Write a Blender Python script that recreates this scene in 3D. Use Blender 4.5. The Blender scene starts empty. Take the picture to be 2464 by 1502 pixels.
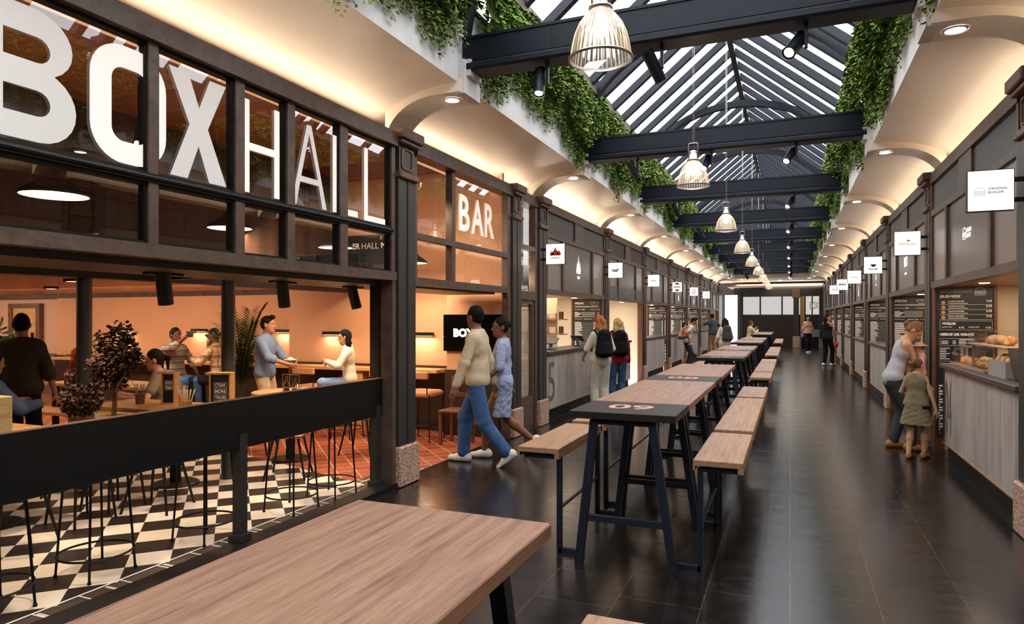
import bpy, math, random
import numpy as np
from mathutils import Vector, Matrix
import openvdb as vdb
random.seed(7)
SC = bpy.context.scene
COL = SC.collection
PI = math.pi
R = math.radians
ORD = ['nearest', 'second', 'third', 'fourth', 'fifth', 'sixth', 'seventh', 'eighth', 'ninth', 'tenth', 'eleventh', 'twelfth']

# ------------------------------------------------------------------ materials
def lin(c):
    if isinstance(c, str):
        c = [int(c[i:i + 2], 16) / 255 for i in (0, 2, 4)]
    return tuple((x / 12.92 if x <= .04045 else ((x + .055) / 1.055) ** 2.4) for x in c)

class NT:
    def __init__(s, name):
        s.m = bpy.data.materials.new(name); s.m.use_nodes = True
        s.t = s.m.node_tree; s.n = s.t.nodes; s.b = s.n['Principled BSDF']; s.out = s.n['Material Output']
    def node(s, typ, **kw):
        n = s.n.new(typ)
        for k, v in kw.items():
            if k in n.inputs: n.inputs[k].default_value = v
            else: setattr(n, k, v)
        return n
    def link(s, a, b): s.t.links.new(a, b)
    def coords(s, scale=(1, 1, 1), rot=(0, 0, 0)):
        tc = s.node('ShaderNodeTexCoord'); mp = s.node('ShaderNodeMapping')
        mp.inputs['Scale'].default_value = scale; mp.inputs['Rotation'].default_value = rot
        s.link(tc.outputs['Object'], mp.inputs['Vector']); return mp.outputs['Vector']
    def ramp(s, fac, stops):
        r = s.node('ShaderNodeValToRGB')
        while len(r.color_ramp.elements) < len(stops): r.color_ramp.elements.new(.5)
        for e, (p, c) in zip(r.color_ramp.elements, stops):
            e.position = p; e.color = (*c, 1)
        s.link(fac, r.inputs['Fac']); return r.outputs['Color']
    def noise(s, vec, scale, detail=4, rough=.5):
        n = s.node('ShaderNodeTexNoise'); n.inputs['Scale'].default_value = scale
        n.inputs['Detail'].default_value = detail; n.inputs['Roughness'].default_value = rough
        s.link(vec, n.inputs['Vector']); return n.outputs['Fac']
    def bump(s, h, strength=.2, dist=.01):
        b = s.node('ShaderNodeBump'); b.inputs['Strength'].default_value = strength; b.inputs['Distance'].default_value = dist
        s.link(h, b.inputs['Height']); s.link(b.outputs['Normal'], s.b.inputs['Normal'])

def mat(name, col, rough=.5, metal=0., spec=.5, var=0., vscale=8., emit=None, es=0., coat=0.):
    k = NT(name); c = lin(col)
    k.b.inputs['Base Color'].default_value = (*c, 1); k.b.inputs['Roughness'].default_value = rough
    k.b.inputs['Metallic'].default_value = metal; k.b.inputs['Specular IOR Level'].default_value = spec
    if coat: k.b.inputs['Coat Weight'].default_value = coat
    if var:
        f = k.noise(k.coords(), vscale)
        k.link(k.ramp(f, [(.3, tuple(x * (1 - var) for x in c)), (.7, tuple(min(1, x * (1 + var)) for x in c))]), k.b.inputs['Base Color'])
    if emit is not None:
        k.b.inputs['Emission Color'].default_value = (*lin(emit), 1); k.b.inputs['Emission Strength'].default_value = es
    return k.m

def wood(name, c1, c2, scale=(30, 1.6, 30), rough=.42, fine=True, dark=None, bump=.06):
    k = NT(name); v = k.coords(scale)
    f = k.noise(v, 1.0, 6, .62)
    c1, c2 = lin(c1), lin(c2); dk = lin(dark) if dark else tuple(x * .72 for x in c1)
    col = k.ramp(f, [(.28, dk), (.42, c1), (.62, c2), (.8, c1)])
    if fine:
        v2 = k.coords(tuple(x * 5 for x in scale)); f2 = k.noise(v2, 1.0, 3, .6)
        mx = k.node('ShaderNodeMix', data_type='RGBA', blend_type='MULTIPLY'); mx.inputs[0].default_value = .8
        k.link(col, mx.inputs[6]); k.link(k.ramp(f2, [(.3, (.7, .66, .62)), (.55, (1, 1, 1))]), mx.inputs[7]); col = mx.outputs[2]
    k.link(col, k.b.inputs['Base Color']); k.b.inputs['Roughness'].default_value = rough
    k.bump(f, bump, .004)
    return k.m

def glow(name, col, strength):
    k = NT(name); e = k.node('ShaderNodeEmission'); e.inputs['Color'].default_value = (*lin(col), 1); e.inputs['Strength'].default_value = strength
    k.link(e.outputs[0], k.out.inputs['Surface']); return k.m

def glass_mat(name, tint=(1, 1, 1), refl=1.0, rough=.0, base=.04):
    k = NT(name)
    tr = k.node('ShaderNodeBsdfTransparent'); tr.inputs['Color'].default_value = (*tint, 1)
    gl = k.node('ShaderNodeBsdfGlossy'); gl.inputs['Roughness'].default_value = rough
    fr = k.node('ShaderNodeLayerWeight'); fr.inputs['Blend'].default_value = .35
    ma = k.node('ShaderNodeMath', operation='MULTIPLY_ADD'); ma.inputs[1].default_value = .55 * refl; ma.inputs[2].default_value = base * refl
    k.link(fr.outputs['Facing'], ma.inputs[0])
    cl = k.node('ShaderNodeClamp'); k.link(ma.outputs[0], cl.inputs['Value'])
    mx = k.node('ShaderNodeMixShader'); k.link(cl.outputs[0], mx.inputs[0]); k.link(tr.outputs[0], mx.inputs[1]); k.link(gl.outputs[0], mx.inputs[2])
    k.link(mx.outputs[0], k.out.inputs['Surface']); return k.m

M = {}
def floor_slate():
    k = NT('slate_floor'); v = k.coords((1, 1, 1), (0, 0, R(90)))
    br = k.node('ShaderNodeTexBrick'); k.link(v, br.inputs['Vector'])
    br.inputs['Scale'].default_value = 1.0; br.inputs['Brick Width'].default_value = .46; br.inputs['Row Height'].default_value = .46
    br.inputs['Mortar Size'].default_value = .0025; br.offset = .37
    br.inputs['Color1'].default_value = (*lin('292320'), 1); br.inputs['Color2'].default_value = (*lin('1a1716'), 1); br.inputs['Mortar'].default_value = (*lin('55504c'), 1)
    v2 = k.coords((3, 8, 3)); n = k.noise(v2, 1.6, 9, .68)
    mx = k.node('ShaderNodeMix', data_type='RGBA', blend_type='MULTIPLY'); mx.inputs[0].default_value = .7
    k.link(br.outputs['Color'], mx.inputs[6]); k.link(k.ramp(n, [(.3, (.55, .52, .5)), (.7, (1.25, 1.2, 1.15))]), mx.inputs[7])
    k.link(mx.outputs[2], k.b.inputs['Base Color'])
    k.link(k.ramp(n, [(.25, (.12,) * 3), (.75, (.27,) * 3)]), k.b.inputs['Roughness'])
    k.b.inputs['Specular IOR Level'].default_value = 1.0
    ad = k.node('ShaderNodeMath', operation='MULTIPLY_ADD'); ad.inputs[1].default_value = -.6
    k.link(br.outputs['Fac'], ad.inputs[0]); k.link(n, ad.inputs[2])
    n3 = k.noise(k.coords((1, 1.6, 1)), 55, 4, .6); a2 = k.node('ShaderNodeMath', operation='MULTIPLY_ADD'); a2.inputs[1].default_value = .16; k.link(n3, a2.inputs[0]); k.link(ad.outputs[0], a2.inputs[2])
    k.bump(a2.outputs[0], .15, .006)
    return k.m
def checker_tiles():
    k = NT('checker_floor'); v = k.coords((1 / .2605,) * 3, (0, 0, R(45)))
    ch = k.node('ShaderNodeTexChecker'); ch.inputs['Scale'].default_value = 1.0
    ch.inputs['Color2'].default_value = (*lin('efe0cc'), 1); ch.inputs['Color1'].default_value = (*lin('2a2420'), 1)
    sh = k.node('ShaderNodeVectorMath', operation='ADD'); sh.inputs[1].default_value = CHK; k.link(v, sh.inputs[0])
    k.link(sh.outputs[0], ch.inputs['Vector'])
    n = k.noise(k.coords((2, 2, 2)), 4, 6)
    mx = k.node('ShaderNodeMix', data_type='RGBA', blend_type='MULTIPLY'); mx.inputs[0].default_value = .35
    k.link(ch.outputs['Color'], mx.inputs[6]); k.link(k.ramp(n, [(.3, (.8, .76, .7)), (.6, (1, 1, 1))]), mx.inputs[7])
    k.link(mx.outputs[2], k.b.inputs['Base Color']); k.b.inputs['Roughness'].default_value = .38
    return k.m
def brick_mat(name, c1, c2, mo, w, h, rough=.45, off=.5, rot=0, size=.006):
    k = NT(name); v = k.coords((1, 1, 1), (0, 0, rot)); br = k.node('ShaderNodeTexBrick'); k.link(v, br.inputs['Vector'])
    br.inputs['Scale'].default_value = 1; br.inputs['Brick Width'].default_value = w; br.inputs['Row Height'].default_value = h; br.inputs['Mortar Size'].default_value = size
    br.offset = off
    for nm, c in (('Color1', c1), ('Color2', c2), ('Mortar', mo)): br.inputs[nm].default_value = (*lin(c), 1)
    k.link(br.outputs['Color'], k.b.inputs['Base Color']); k.b.inputs['Roughness'].default_value = rough; return k.m
def granite():
    k = NT('granite'); v = k.coords(); f = k.noise(v, 62, 3, .75)
    k.link(k.ramp(f, [(.38, lin('5f463b')), (.46, lin('bd8d76')), (.55, lin('e6bb9f')), (.66, lin('f6e2d2'))]), k.b.inputs['Base Color'])
    k.b.inputs['Roughness'].default_value = .45; return k.m
def planks(name, cols, w, axis, rough=.5, gap='14100d', streak=(2, 2, 1)):
    # vertical boards: hue changes per board along the axis
    k = NT(name); tc = k.node('ShaderNodeTexCoord'); sp = k.node('ShaderNodeSeparateXYZ'); k.link(tc.outputs['Object'], sp.inputs[0])
    a = sp.outputs[axis]
    dv = k.node('ShaderNodeMath', operation='DIVIDE'); dv.inputs[1].default_value = w; k.link(a, dv.inputs[0])
    fl = k.node('ShaderNodeMath', operation='FLOOR'); k.link(dv.outputs[0], fl.inputs[0])
    fr = k.node('ShaderNodeMath', operation='FRACT'); k.link(dv.outputs[0], fr.inputs[0])
    wn = k.node('ShaderNodeTexWhiteNoise', noise_dimensions='1D'); k.link(fl.outputs[0], wn.inputs['W'])
    c = k.ramp(wn.outputs['Value'], [(i / max(1, len(cols) - 1), lin(x)) for i, x in enumerate(cols)])
    n = k.noise(k.coords(streak), 5, 2, .5)
    mx = k.node('ShaderNodeMix', data_type='RGBA', blend_type='MULTIPLY'); mx.inputs[0].default_value = .8
    k.link(c, mx.inputs[6]); k.link(k.ramp(n, [(.3, (.7, .68, .66)), (.6, (1, 1, 1))]), mx.inputs[7])
    g = k.ramp(fr.outputs[0], [(0, (0,) * 3), (.012, (.1,) * 3), (.03, (1,) * 3), (1, (1,) * 3)])
    m2 = k.node('ShaderNodeMix', data_type='RGBA'); k.link(g, m2.inputs[0]); m2.inputs[6].default_value = (*lin(gap), 1); k.link(mx.outputs[2], m2.inputs[7])
    k.link(m2.outputs[2], k.b.inputs['Base Color']); k.b.inputs['Roughness'].default_value = rough; return k.m
def plaid(name, base, c2, c3, s=14):
    k = NT(name); tc = k.node('ShaderNodeTexCoord'); sp = k.node('ShaderNodeSeparateXYZ'); k.link(tc.outputs['Object'], sp.inputs[0])
    col = None
    prev = k.node('ShaderNodeRGB'); prev.outputs[0].default_value = (*lin(base), 1); cur = prev.outputs[0]
    for ax, cc, sc, ph in ((0, c2, s, 0), (2, c3, s * .9, .3), (0, c3, s * 2, .7), (2, c2, s * .45, .1)):
        mu = k.node('ShaderNodeMath', operation='MULTIPLY_ADD'); mu.inputs[1].default_value = sc; mu.inputs[2].default_value = ph; k.link(sp.outputs[ax], mu.inputs[0])
        fr = k.node('ShaderNodeMath', operation='FRACT'); k.link(mu.outputs[0], fr.inputs[0])
        lt = k.node('ShaderNodeMath', operation='LESS_THAN'); lt.inputs[1].default_value = .26; k.link(fr.outputs[0], lt.inputs[0])
        ml = k.node('ShaderNodeMath', operation='MULTIPLY'); ml.inputs[1].default_value = .65; k.link(lt.outputs[0], ml.inputs[0])
        mx = k.node('ShaderNodeMix', data_type='RGBA'); k.link(ml.outputs[0], mx.inputs[0]); k.link(cur, mx.inputs[6]); mx.inputs[7].default_value = (*lin(cc), 1); cur = mx.outputs[2]
    k.link(cur, k.b.inputs['Base Color']); k.b.inputs['Roughness'].default_value = .85; return k.m
def speckle(name, c1, c2, scale=60, th=.5, rough=.8):
    k = NT(name); f = k.noise(k.coords(), scale, 2, .5)
    k.link(k.ramp(f, [(th - .04, lin(c1)), (th + .04, lin(c2))]), k.b.inputs['Base Color']); k.b.inputs['Roughness'].default_value = rough; return k.m
def leafmat(name, c1, c2):
    k = NT(name); f = k.noise(k.coords(), 9, 3)
    k.link(k.ramp(f, [(.3, lin(c1)), (.7, lin(c2))]), k.b.inputs['Base Color']); k.b.inputs['Roughness'].default_value = .62; k.b.inputs['Specular IOR Level'].default_value = .25
    k.b.inputs['Subsurface Weight'].default_value = 0
    return k.m
def stripes(name, c1, c2, axis, per, duty=.5, rough=.4, metal=0.):
    k = NT(name); tc = k.node('ShaderNodeTexCoord'); sp = k.node('ShaderNodeSeparateXYZ'); k.link(tc.outputs['Object'], sp.inputs[0])
    dv = k.node('ShaderNodeMath', operation='DIVIDE'); dv.inputs[1].default_value = per; k.link(sp.outputs[axis], dv.inputs[0])
    fr = k.node('ShaderNodeMath', operation='FRACT'); k.link(dv.outputs[0], fr.inputs[0])
    k.link(k.ramp(fr.outputs[0], [(0, lin(c1)), (duty, lin(c1)), (min(.99, duty + .05), lin(c2)), (1, lin(c2))]), k.b.inputs['Base Color'])
    k.b.inputs['Roughness'].default_value = rough; k.b.inputs['Metallic'].default_value = metal; return k.m
def mesh_vent():
    k = NT('vent_mesh'); v = k.coords((1, 1, 1), (R(45), 0, 0)); ck = k.node('ShaderNodeTexChecker'); ck.inputs['Scale'].default_value = 55
    k.link(v, ck.inputs['Vector']); ck.inputs['Color1'].default_value = (*lin('74706e'), 1); ck.inputs['Color2'].default_value = (*lin('141416'), 1)
    k.link(ck.outputs['Color'], k.b.inputs['Base Color']); k.b.inputs['Roughness'].default_value = .5; return k.m

CHK = (.1, .5, .5)
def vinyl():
    k = NT('white_vinyl_added_glow'); d = k.node('ShaderNodeBsdfDiffuse'); d.inputs['Color'].default_value = (.93, .92, .90, 1)
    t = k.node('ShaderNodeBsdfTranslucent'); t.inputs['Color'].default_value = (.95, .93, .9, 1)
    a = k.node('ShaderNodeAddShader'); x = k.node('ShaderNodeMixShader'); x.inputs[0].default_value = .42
    k.link(d.outputs[0], x.inputs[1]); k.link(t.outputs[0], x.inputs[2]); e = k.node('ShaderNodeEmission'); e.inputs['Color'].default_value = (1, .94, .87, 1); e.inputs['Strength'].default_value = .34; k.link(x.outputs[0], a.inputs[0]); k.link(e.outputs[0], a.inputs[1]); k.link(a.outputs[0], k.out.inputs['Surface']); return k.m  # emission added to lift the letters' brightness; the film itself is no lamp
M['slate'] = floor_slate()
M['checker'] = checker_tiles()
M['terracotta'] = brick_mat('terracotta_tiles', 'b25a36', '8e3f26', 'e0a880', .2, .2, off=0, rot=R(45))
M['edge_tile'] = brick_mat('edge_tiles', '4c3d30', '44362a', 'cdbfae', .4, .26, off=0, size=.012, rot=R(90))
M['plaster'] = mat('cove_plaster', 'f3e6d6', .30, var=.03, vscale=3)
M['upstand'] = mat('pale_concrete', 'dcd8d4', .7, var=.07, vscale=5)
M['navy'] = mat('navy_steel', '141824', .42, spec=.35)
M['navy_leg'] = mat('navy_powder_coat', '222634', .42)
M['black'] = mat('black_steel', '100f0e', .45, spec=.35)
M['char'] = mat('charcoal_paint', '36322f', .4, var=.12, vscale=4)
M['col'] = mat('column_paint', '3b3836', .38, var=.1, vscale=3)
M['bronze'] = wood('bronze_wood_frame', '5d4a40', '6d574b', (9, 9, 9), .42)
M['cap'] = wood('column_cap_wood', '6a4a38', '7c5a45', (9, 3, 9), .45)
M['copper'] = mat('copper_trim', '96705c', .4, .4)
M['granite'] = granite()
M['table'] = wood('oak_top', '96705a', 'aa836c', (44, 2.2, 44), .45, dark='735343')
M['bench'] = wood('oak_seat', 'ad8262', 'be9472', (44, 2.4, 44), .45, dark='8c654b')
M['oak'] = wood('light_oak', 'd09a5c', 'dcae74', (3, 3, 20), .5, dark='b37f46')
M['walnut'] = wood('brown_timber', '6e422a', '84543a', (20, 20, 1.5), .42)
M['soffit'] = wood('soffit_timber', 'a0714a', 'b5845a', (2, 30, 2), .45)
M['strip'] = mat('table_number_strip', '2b2420', .5, spec=.3)
M['panelgrey'] = mat('grey_metal_panel', '857d79', .34, .55, var=.08, vscale=2)
M['rib'] = stripes('ribbed_panel', 'b0a196', '7d7169', 1, .035, .6, .35, .3)
M['vent'] = mesh_vent()
M['counter'] = planks('counter_boards', ['c6bab0', 'b0a49b', 'bcb0a6', 'cdc2b8', 'b3a395'], .42, 1, .55, '4a433d', (1.2, 1.2, .35))
M['counter_top'] = mat('counter_top', '544a44', .4, .1, var=.1)
M['tile_grey'] = mat('dark_grey_tile', '56565a', .35, var=.3, vscale=7)
M['cream'] = mat('cream_wall', 'f3e2c6', .7)
M['peach'] = mat('peach_wall', 'dba37c', .75, var=.03, vscale=2)
M['peach2'] = mat('pale_pink_wall', 'd6ab92', .75)
M['plankwall'] = planks('dark_plank_wall', ['4a3326', '5a4030', '3c2a20', '523a2b'], .14, 1, .6, '120c08', (10, 10, 1))
M['plankwallx'] = planks('dark_plank_wall_b', ['4a3326', '5a4030', '3c2a20', '523a2b'], .14, 0, .6, '120c08', (10, 10, 1))
M['barceil'] = wood('bar_timber_ceiling', '8e5833', 'a86b40', (3, 24, 3), .4)
M['wainscot'] = mat('dark_wainscot', '33241c', .45, var=.15, vscale=4)
M['glass'] = glass_mat('window_glass', (.93, .9, .86), 1.0, base=.03)
M['skyglass'] = glass_mat('roof_glass', (.97, .98, 1), .3, base=.02)
M['clear'] = glass_mat('clear_glass', (.97, .97, .97), .7, base=.04)
M['lampglass'] = None
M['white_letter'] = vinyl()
M['sign_face'] = mat('lit_sign_face', 'ffffff', .5, emit='ffffff', es=.85)
M['paint_white'] = mat('white_print', 'f4f2ee', .6)
M['logo_white'] = mat('lit_logo', 'ffffff', .5, emit='ffffff', es=1.0)
M['ink'] = mat('black_ink', '141414', .6)
M['red_ink'] = mat('red_ink', 'c0392b', .6)
M['gold_ink'] = mat('gold_ink', 'd9a94e', .6)
M['green_ink'] = mat('green_ink', '3e9b4f', .6)
M['tan_ink'] = mat('tan_ink', 'd8a582', .6)
M['board'] = mat('menu_board', '23262c', .35)
M['bun'] = mat('bun_print', 'd8a060', .6)
M['orange_txt'] = mat('orange_print', 'e8925a', .6)
M['disc'] = glow('downlight_disc', 'fff3df', 14)
M['bulb'] = glow('bulb_glow', 'ffe2b8', 6)
M['warmtube'] = glow('warm_tube', 'ffd0a0', 5)
M['lampin'] = mat('lamp_inner', 'fff0d8', .6, emit='ffe2b8', es=2.6)
M['chrome'] = mat('brushed_metal', 'b8b2aa', .28, .9)
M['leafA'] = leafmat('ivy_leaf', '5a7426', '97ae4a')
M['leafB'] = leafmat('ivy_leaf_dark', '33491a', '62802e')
M['leafC'] = leafmat('burgundy_leaf', '33231b', '54392c')
M['leafD'] = leafmat('palm_leaf', '3b4420', '626a35')
M['bark'] = mat('bark', '6b4a34', .8, var=.2, vscale=20)
M['pot'] = mat('clay_pot', '7d5640', .7, var=.1)
M['screen'] = mat('screen_black', '070708', .15)
M['bread'] = speckle('bread_crust', 'c98844', 'e2b070', 30, .5, .6)
M['kraft'] = mat('kraft_card', 'c79a6c', .7)
M['grey_plastic'] = mat('grey_plastic', 'a6a19b', .5)
M['blue_grey'] = mat('blue_grey_plastic', '7d8ba0', .45)

# ------------------------------------------------------------------ mesh building
class MB:
    def __init__(s): s.v = []; s.f = []; s.mi = []; s.cur = 0
    def add(s, vs, fs):
        o = len(s.v); s.v += [tuple(v) for v in vs]; s.f += [tuple(i + o for i in f) for f in fs]; s.mi += [s.cur] * len(fs); return s
    def box(s, x0, x1, y0, y1, z0, z1):
        x0, x1 = sorted((x0, x1)); y0, y1 = sorted((y0, y1)); z0, z1 = sorted((z0, z1))
        e = .00025 * ((len(s.v) // 8) % 8); x0 -= e; y0 -= e; z0 -= e; x1 += e; y1 += e; z1 += e     # crossing bars never share a face
        return s.add([(x0, y0, z0), (x1, y0, z0), (x1, y1, z0), (x0, y1, z0), (x0, y0, z1), (x1, y0, z1), (x1, y1, z1), (x0, y1, z1)],
                     [(0, 3, 2, 1), (4, 5, 6, 7), (0, 1, 5, 4), (1, 2, 6, 5), (2, 3, 7, 6), (3, 0, 4, 7)])
    def bbox(s, x0, x1, y0, y1, z0, z1, b=.004):
        # box with chamfered edges
        x0, x1 = sorted((x0, x1)); y0, y1 = sorted((y0, y1)); z0, z1 = sorted((z0, z1))
        b = min(b, (x1 - x0) * .3, (y1 - y0) * .3, (z1 - z0) * .3)
        V = []
        for z, i in ((z0, b), (z0 + b, 0), (z1 - b, 0), (z1, b)):
            a0, a1, c0, c1 = x0 + i, x1 - i, y0 + i, y1 - i
            k = b if i == 0 else b
            V += [(a0 + k, c0, z), (a1 - k, c0, z), (a1, c0 + k, z), (a1, c1 - k, z), (a1 - k, c1, z), (a0 + k, c1, z), (a0, c1 - k, z), (a0, c0 + k, z)]
        F = [tuple(range(7, -1, -1)), tuple(range(24, 32))]
        for r in range(3):
            for j in range(8): F.append((r * 8 + j, r * 8 + (j + 1) % 8, r * 8 + 8 + (j + 1) % 8, r * 8 + 8 + j))
        return s.add(V, F)
    def bar(s, p, q, w, h, up=(0, 0, 1)):
        p, q = Vector(p), Vector(q); d = (q - p).normalized(); u = Vector(up)
        if abs(d.dot(u)) > .98: u = Vector((0, 1, 0))
        r = d.cross(u).normalized() * w / 2; t = r.cross(d).normalized() * h / 2
        V = [p - r - t, p + r - t, p + r + t, p - r + t, q - r - t, q + r - t, q + r + t, q - r + t]
        return s.add(V, [(0, 1, 2, 3), (7, 6, 5, 4), (0, 4, 5, 1), (1, 5, 6, 2), (2, 6, 7, 3), (3, 7, 4, 0)])
    def tube(s, pts, rad, n=8, cap=True, closed=False):
        pts = [Vector(p) for p in pts]; m = len(pts)
        if not hasattr(rad, '__len__'): rad = [rad] * m
        V = []; ref = None
        for i, p in enumerate(pts):
            if closed: d = pts[(i + 1) % m] - pts[i - 1]
            else: d = pts[min(i + 1, m - 1)] - pts[max(i - 1, 0)]
            d.normalize()
            if ref is None:
                ref = Vector((0, 0, 1)) if abs(d.z) < .9 else Vector((1, 0, 0))
            a = d.cross(ref).normalized(); b = a.cross(d).normalized(); ref = b
            for j in range(n):
                t = 2 * PI * j / n; V.append(p + (a * math.cos(t) + b * math.sin(t)) * rad[i])
        F = []
        for i in range(m if closed else m - 1):
            for j in range(n):
                F.append((i * n + j, i * n + (j + 1) % n, ((i + 1) % m) * n + (j + 1) % n, ((i + 1) % m) * n + j))
        if cap and not closed: F += [tuple(range(n - 1, -1, -1)), tuple(range((m - 1) * n, m * n))]
        return s.add(V, F)
    def lathe(s, prof, c=(0, 0, 0), n=24, cap=False):
        V = []; F = []
        for r, z in prof:
            for j in range(n): t = 2 * PI * j / n; V.append((c[0] + r * math.cos(t), c[1] + r * math.sin(t), c[2] + z))
        for i in range(len(prof) - 1):
            for j in range(n): F.append((i * n + j, i * n + (j + 1) % n, (i + 1) * n + (j + 1) % n, (i + 1) * n + j))
        if cap: F += [tuple(range(n - 1, -1, -1)), tuple(range((len(prof) - 1) * n, len(prof) * n))]
        return s.add(V, F)
    def prism(s, poly, o, u, w, depth):
        # polygon in plane (o, u, w), extruded by depth along u x w ; poly ccw
        o, u, w = Vector(o), Vector(u), Vector(w); nrm = u.cross(w).normalized() * depth
        a = [o + u * x + w * y for x, y in poly]; b = [p + nrm for p in a]; n = len(a)
        return s.add(a + b, [tuple(range(n - 1, -1, -1)), tuple(range(n, 2 * n))] + [(i, (i + 1) % n, n + (i + 1) % n, n + i) for i in range(n)])
    def strip(s, outer, inner, o, u, w, depth):
        # ring between two closed loops of equal length
        o, u, w = Vector(o), Vector(u), Vector(w); nrm = u.cross(w).normalized() * depth; n = len(outer)
        P = lambda q: o + u * q[0] + w * q[1]
        V = [P(q) for q in outer] + [P(q) for q in inner] + [P(q) + nrm for q in outer] + [P(q) + nrm for q in inner]; F = []
        for i in range(n):
            j = (i + 1) % n
            F += [(i, n + i, n + j, j), (2 * n + i, 2 * n + j, 3 * n + j, 3 * n + i), (i, j, 2 * n + j, 2 * n + i), (n + i, 3 * n + i, 3 * n + j, n + j)]
        return s.add(V, F)
    def sphere(s, c, r, n=12, m=8, sc=(1, 1, 1)):
        V = [(c[0], c[1], c[2] - r * sc[2])]
        for i in range(1, m):
            a = -PI / 2 + PI * i / m
            for j in range(n): t = 2 * PI * j / n; V.append((c[0] + r * sc[0] * math.cos(a) * math.cos(t), c[1] + r * sc[1] * math.cos(a) * math.sin(t), c[2] + r * sc[2] * math.sin(a)))
        V.append((c[0], c[1], c[2] + r * sc[2])); F = []
        for j in range(n): F.append((0, 1 + (j + 1) % n, 1 + j)); F.append((len(V) - 1, 1 + (m - 2) * n + j, 1 + (m - 2) * n + (j + 1) % n))
        for i in range(m - 2):
            for j in range(n): F.append((1 + i * n + j, 1 + i * n + (j + 1) % n, 1 + (i + 1) * n + (j + 1) % n, 1 + (i + 1) * n + j))
        return s.add(V, F)
    def leaf(s, p, d, nrm, L, W):
        # five point folded leaf
        d = d.normalized(); r = d.cross(nrm).normalized() * W / 2; up = r.cross(d).normalized()
        m1 = p + d * L * .35; m2 = p + d * L * .7
        return s.add([p, m1 + r - up * W * .15, m2 + r * .8 - up * W * .2, p + d * L - up * L * .12, m2 - r * .8 - up * W * .2, m1 - r - up * W * .15, m1, m2],
                     [(0, 1, 6), (0, 6, 5), (1, 2, 7, 6), (6, 7, 4, 5), (2, 3, 7), (7, 3, 4)])
    def mesh(s, name, mats, origin=(0, 0, 0), smooth=False):
        me = bpy.data.meshes.new(name); ox, oy, oz = origin
        me.from_pydata([(x - ox, y - oy, z - oz) for x, y, z in s.v], [], s.f); 
        if not isinstance(mats, (list, tuple)): mats = [mats]
        for m in mats: me.materials.append(m)
        if len(mats) > 1: me.polygons.foreach_set('material_index', s.mi)
        if smooth: me.polygons.foreach_set('use_smooth', [True] * len(s.f))
        me.update(); return me

def wloc(o):
    p = Vector((0, 0, 0))
    while o is not None: p += o.location; o = o.parent
    return p
def obj(name, mb, mats, parent=None, smooth=False, label=None):
    # vertices are given in the coordinates of the place; a part keeps its thing's base as its origin
    org = wloc(parent) if parent else Vector((0, 0, 0))
    me = mb.mesh(name, mats, org, smooth) if isinstance(mb, MB) else mb
    o = bpy.data.objects.new(name, me); COL.objects.link(o)
    if parent: o.parent = parent
    if label: o['label'] = label
    return o
def tag(o, label, cat, group=None, kind=None):
    o['label'] = label; o['category'] = cat
    if group: o['group'] = group
    if kind: o['kind'] = kind
    return o
def thing(name, label, cat, loc=(0, 0, 0), group=None, rz=0.):
    o = bpy.data.objects.new(name, None); COL.objects.link(o); o.location = loc; o.rotation_euler.z = rz; o.empty_display_size = .1
    return tag(o, label, cat, group)
def single(name, mb, mats, label, cat, group=None, smooth=False, loc=None):
    if loc is None:
        xs = [v[0] for v in mb.v]; ys = [v[1] for v in mb.v]; zs = [v[2] for v in mb.v]
        loc = ((min(xs) + max(xs)) / 2, (min(ys) + max(ys)) / 2, min(zs))
    o = bpy.data.objects.new(name, mb.mesh(name, mats, loc, smooth)); COL.objects.link(o); o.location = loc
    return tag(o, label, cat, group)
CNT = {}
def struct(base, mb, mats, parent=None, smooth=False, label=None):
    if base in ('trim', 'window', 'door'):
        CNT[base] = CNT.get(base, 0) + 1; base = '%s_%d' % (base, CNT[base])
    o = obj(base, mb, mats, parent, smooth); o['kind'] = 'structure'
    if label: o['label'] = label
    return o
def kids(o): return [c for c in bpy.data.objects if c.parent == o]
def dup(root, loc, rz=None, label=None, group=None, scale=None):
    def cp(o, par):
        c = o.copy(); COL.objects.link(c); c.parent = par
        for ch in CH.get(o.name, []): cp(ch, c)
        return c
    def index(o):
        for c in bpy.data.objects:
            if c.parent is not None: CH.setdefault(c.parent.name, []).append(c)
    CH = {}; index(root)
    r = cp(root, None); r.location = loc
    if rz is not None: r.rotation_euler.z = rz
    if scale: r.scale = (scale,) * 3
    if label: r['label'] = label
    if group: r['group'] = group
    return r

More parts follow.
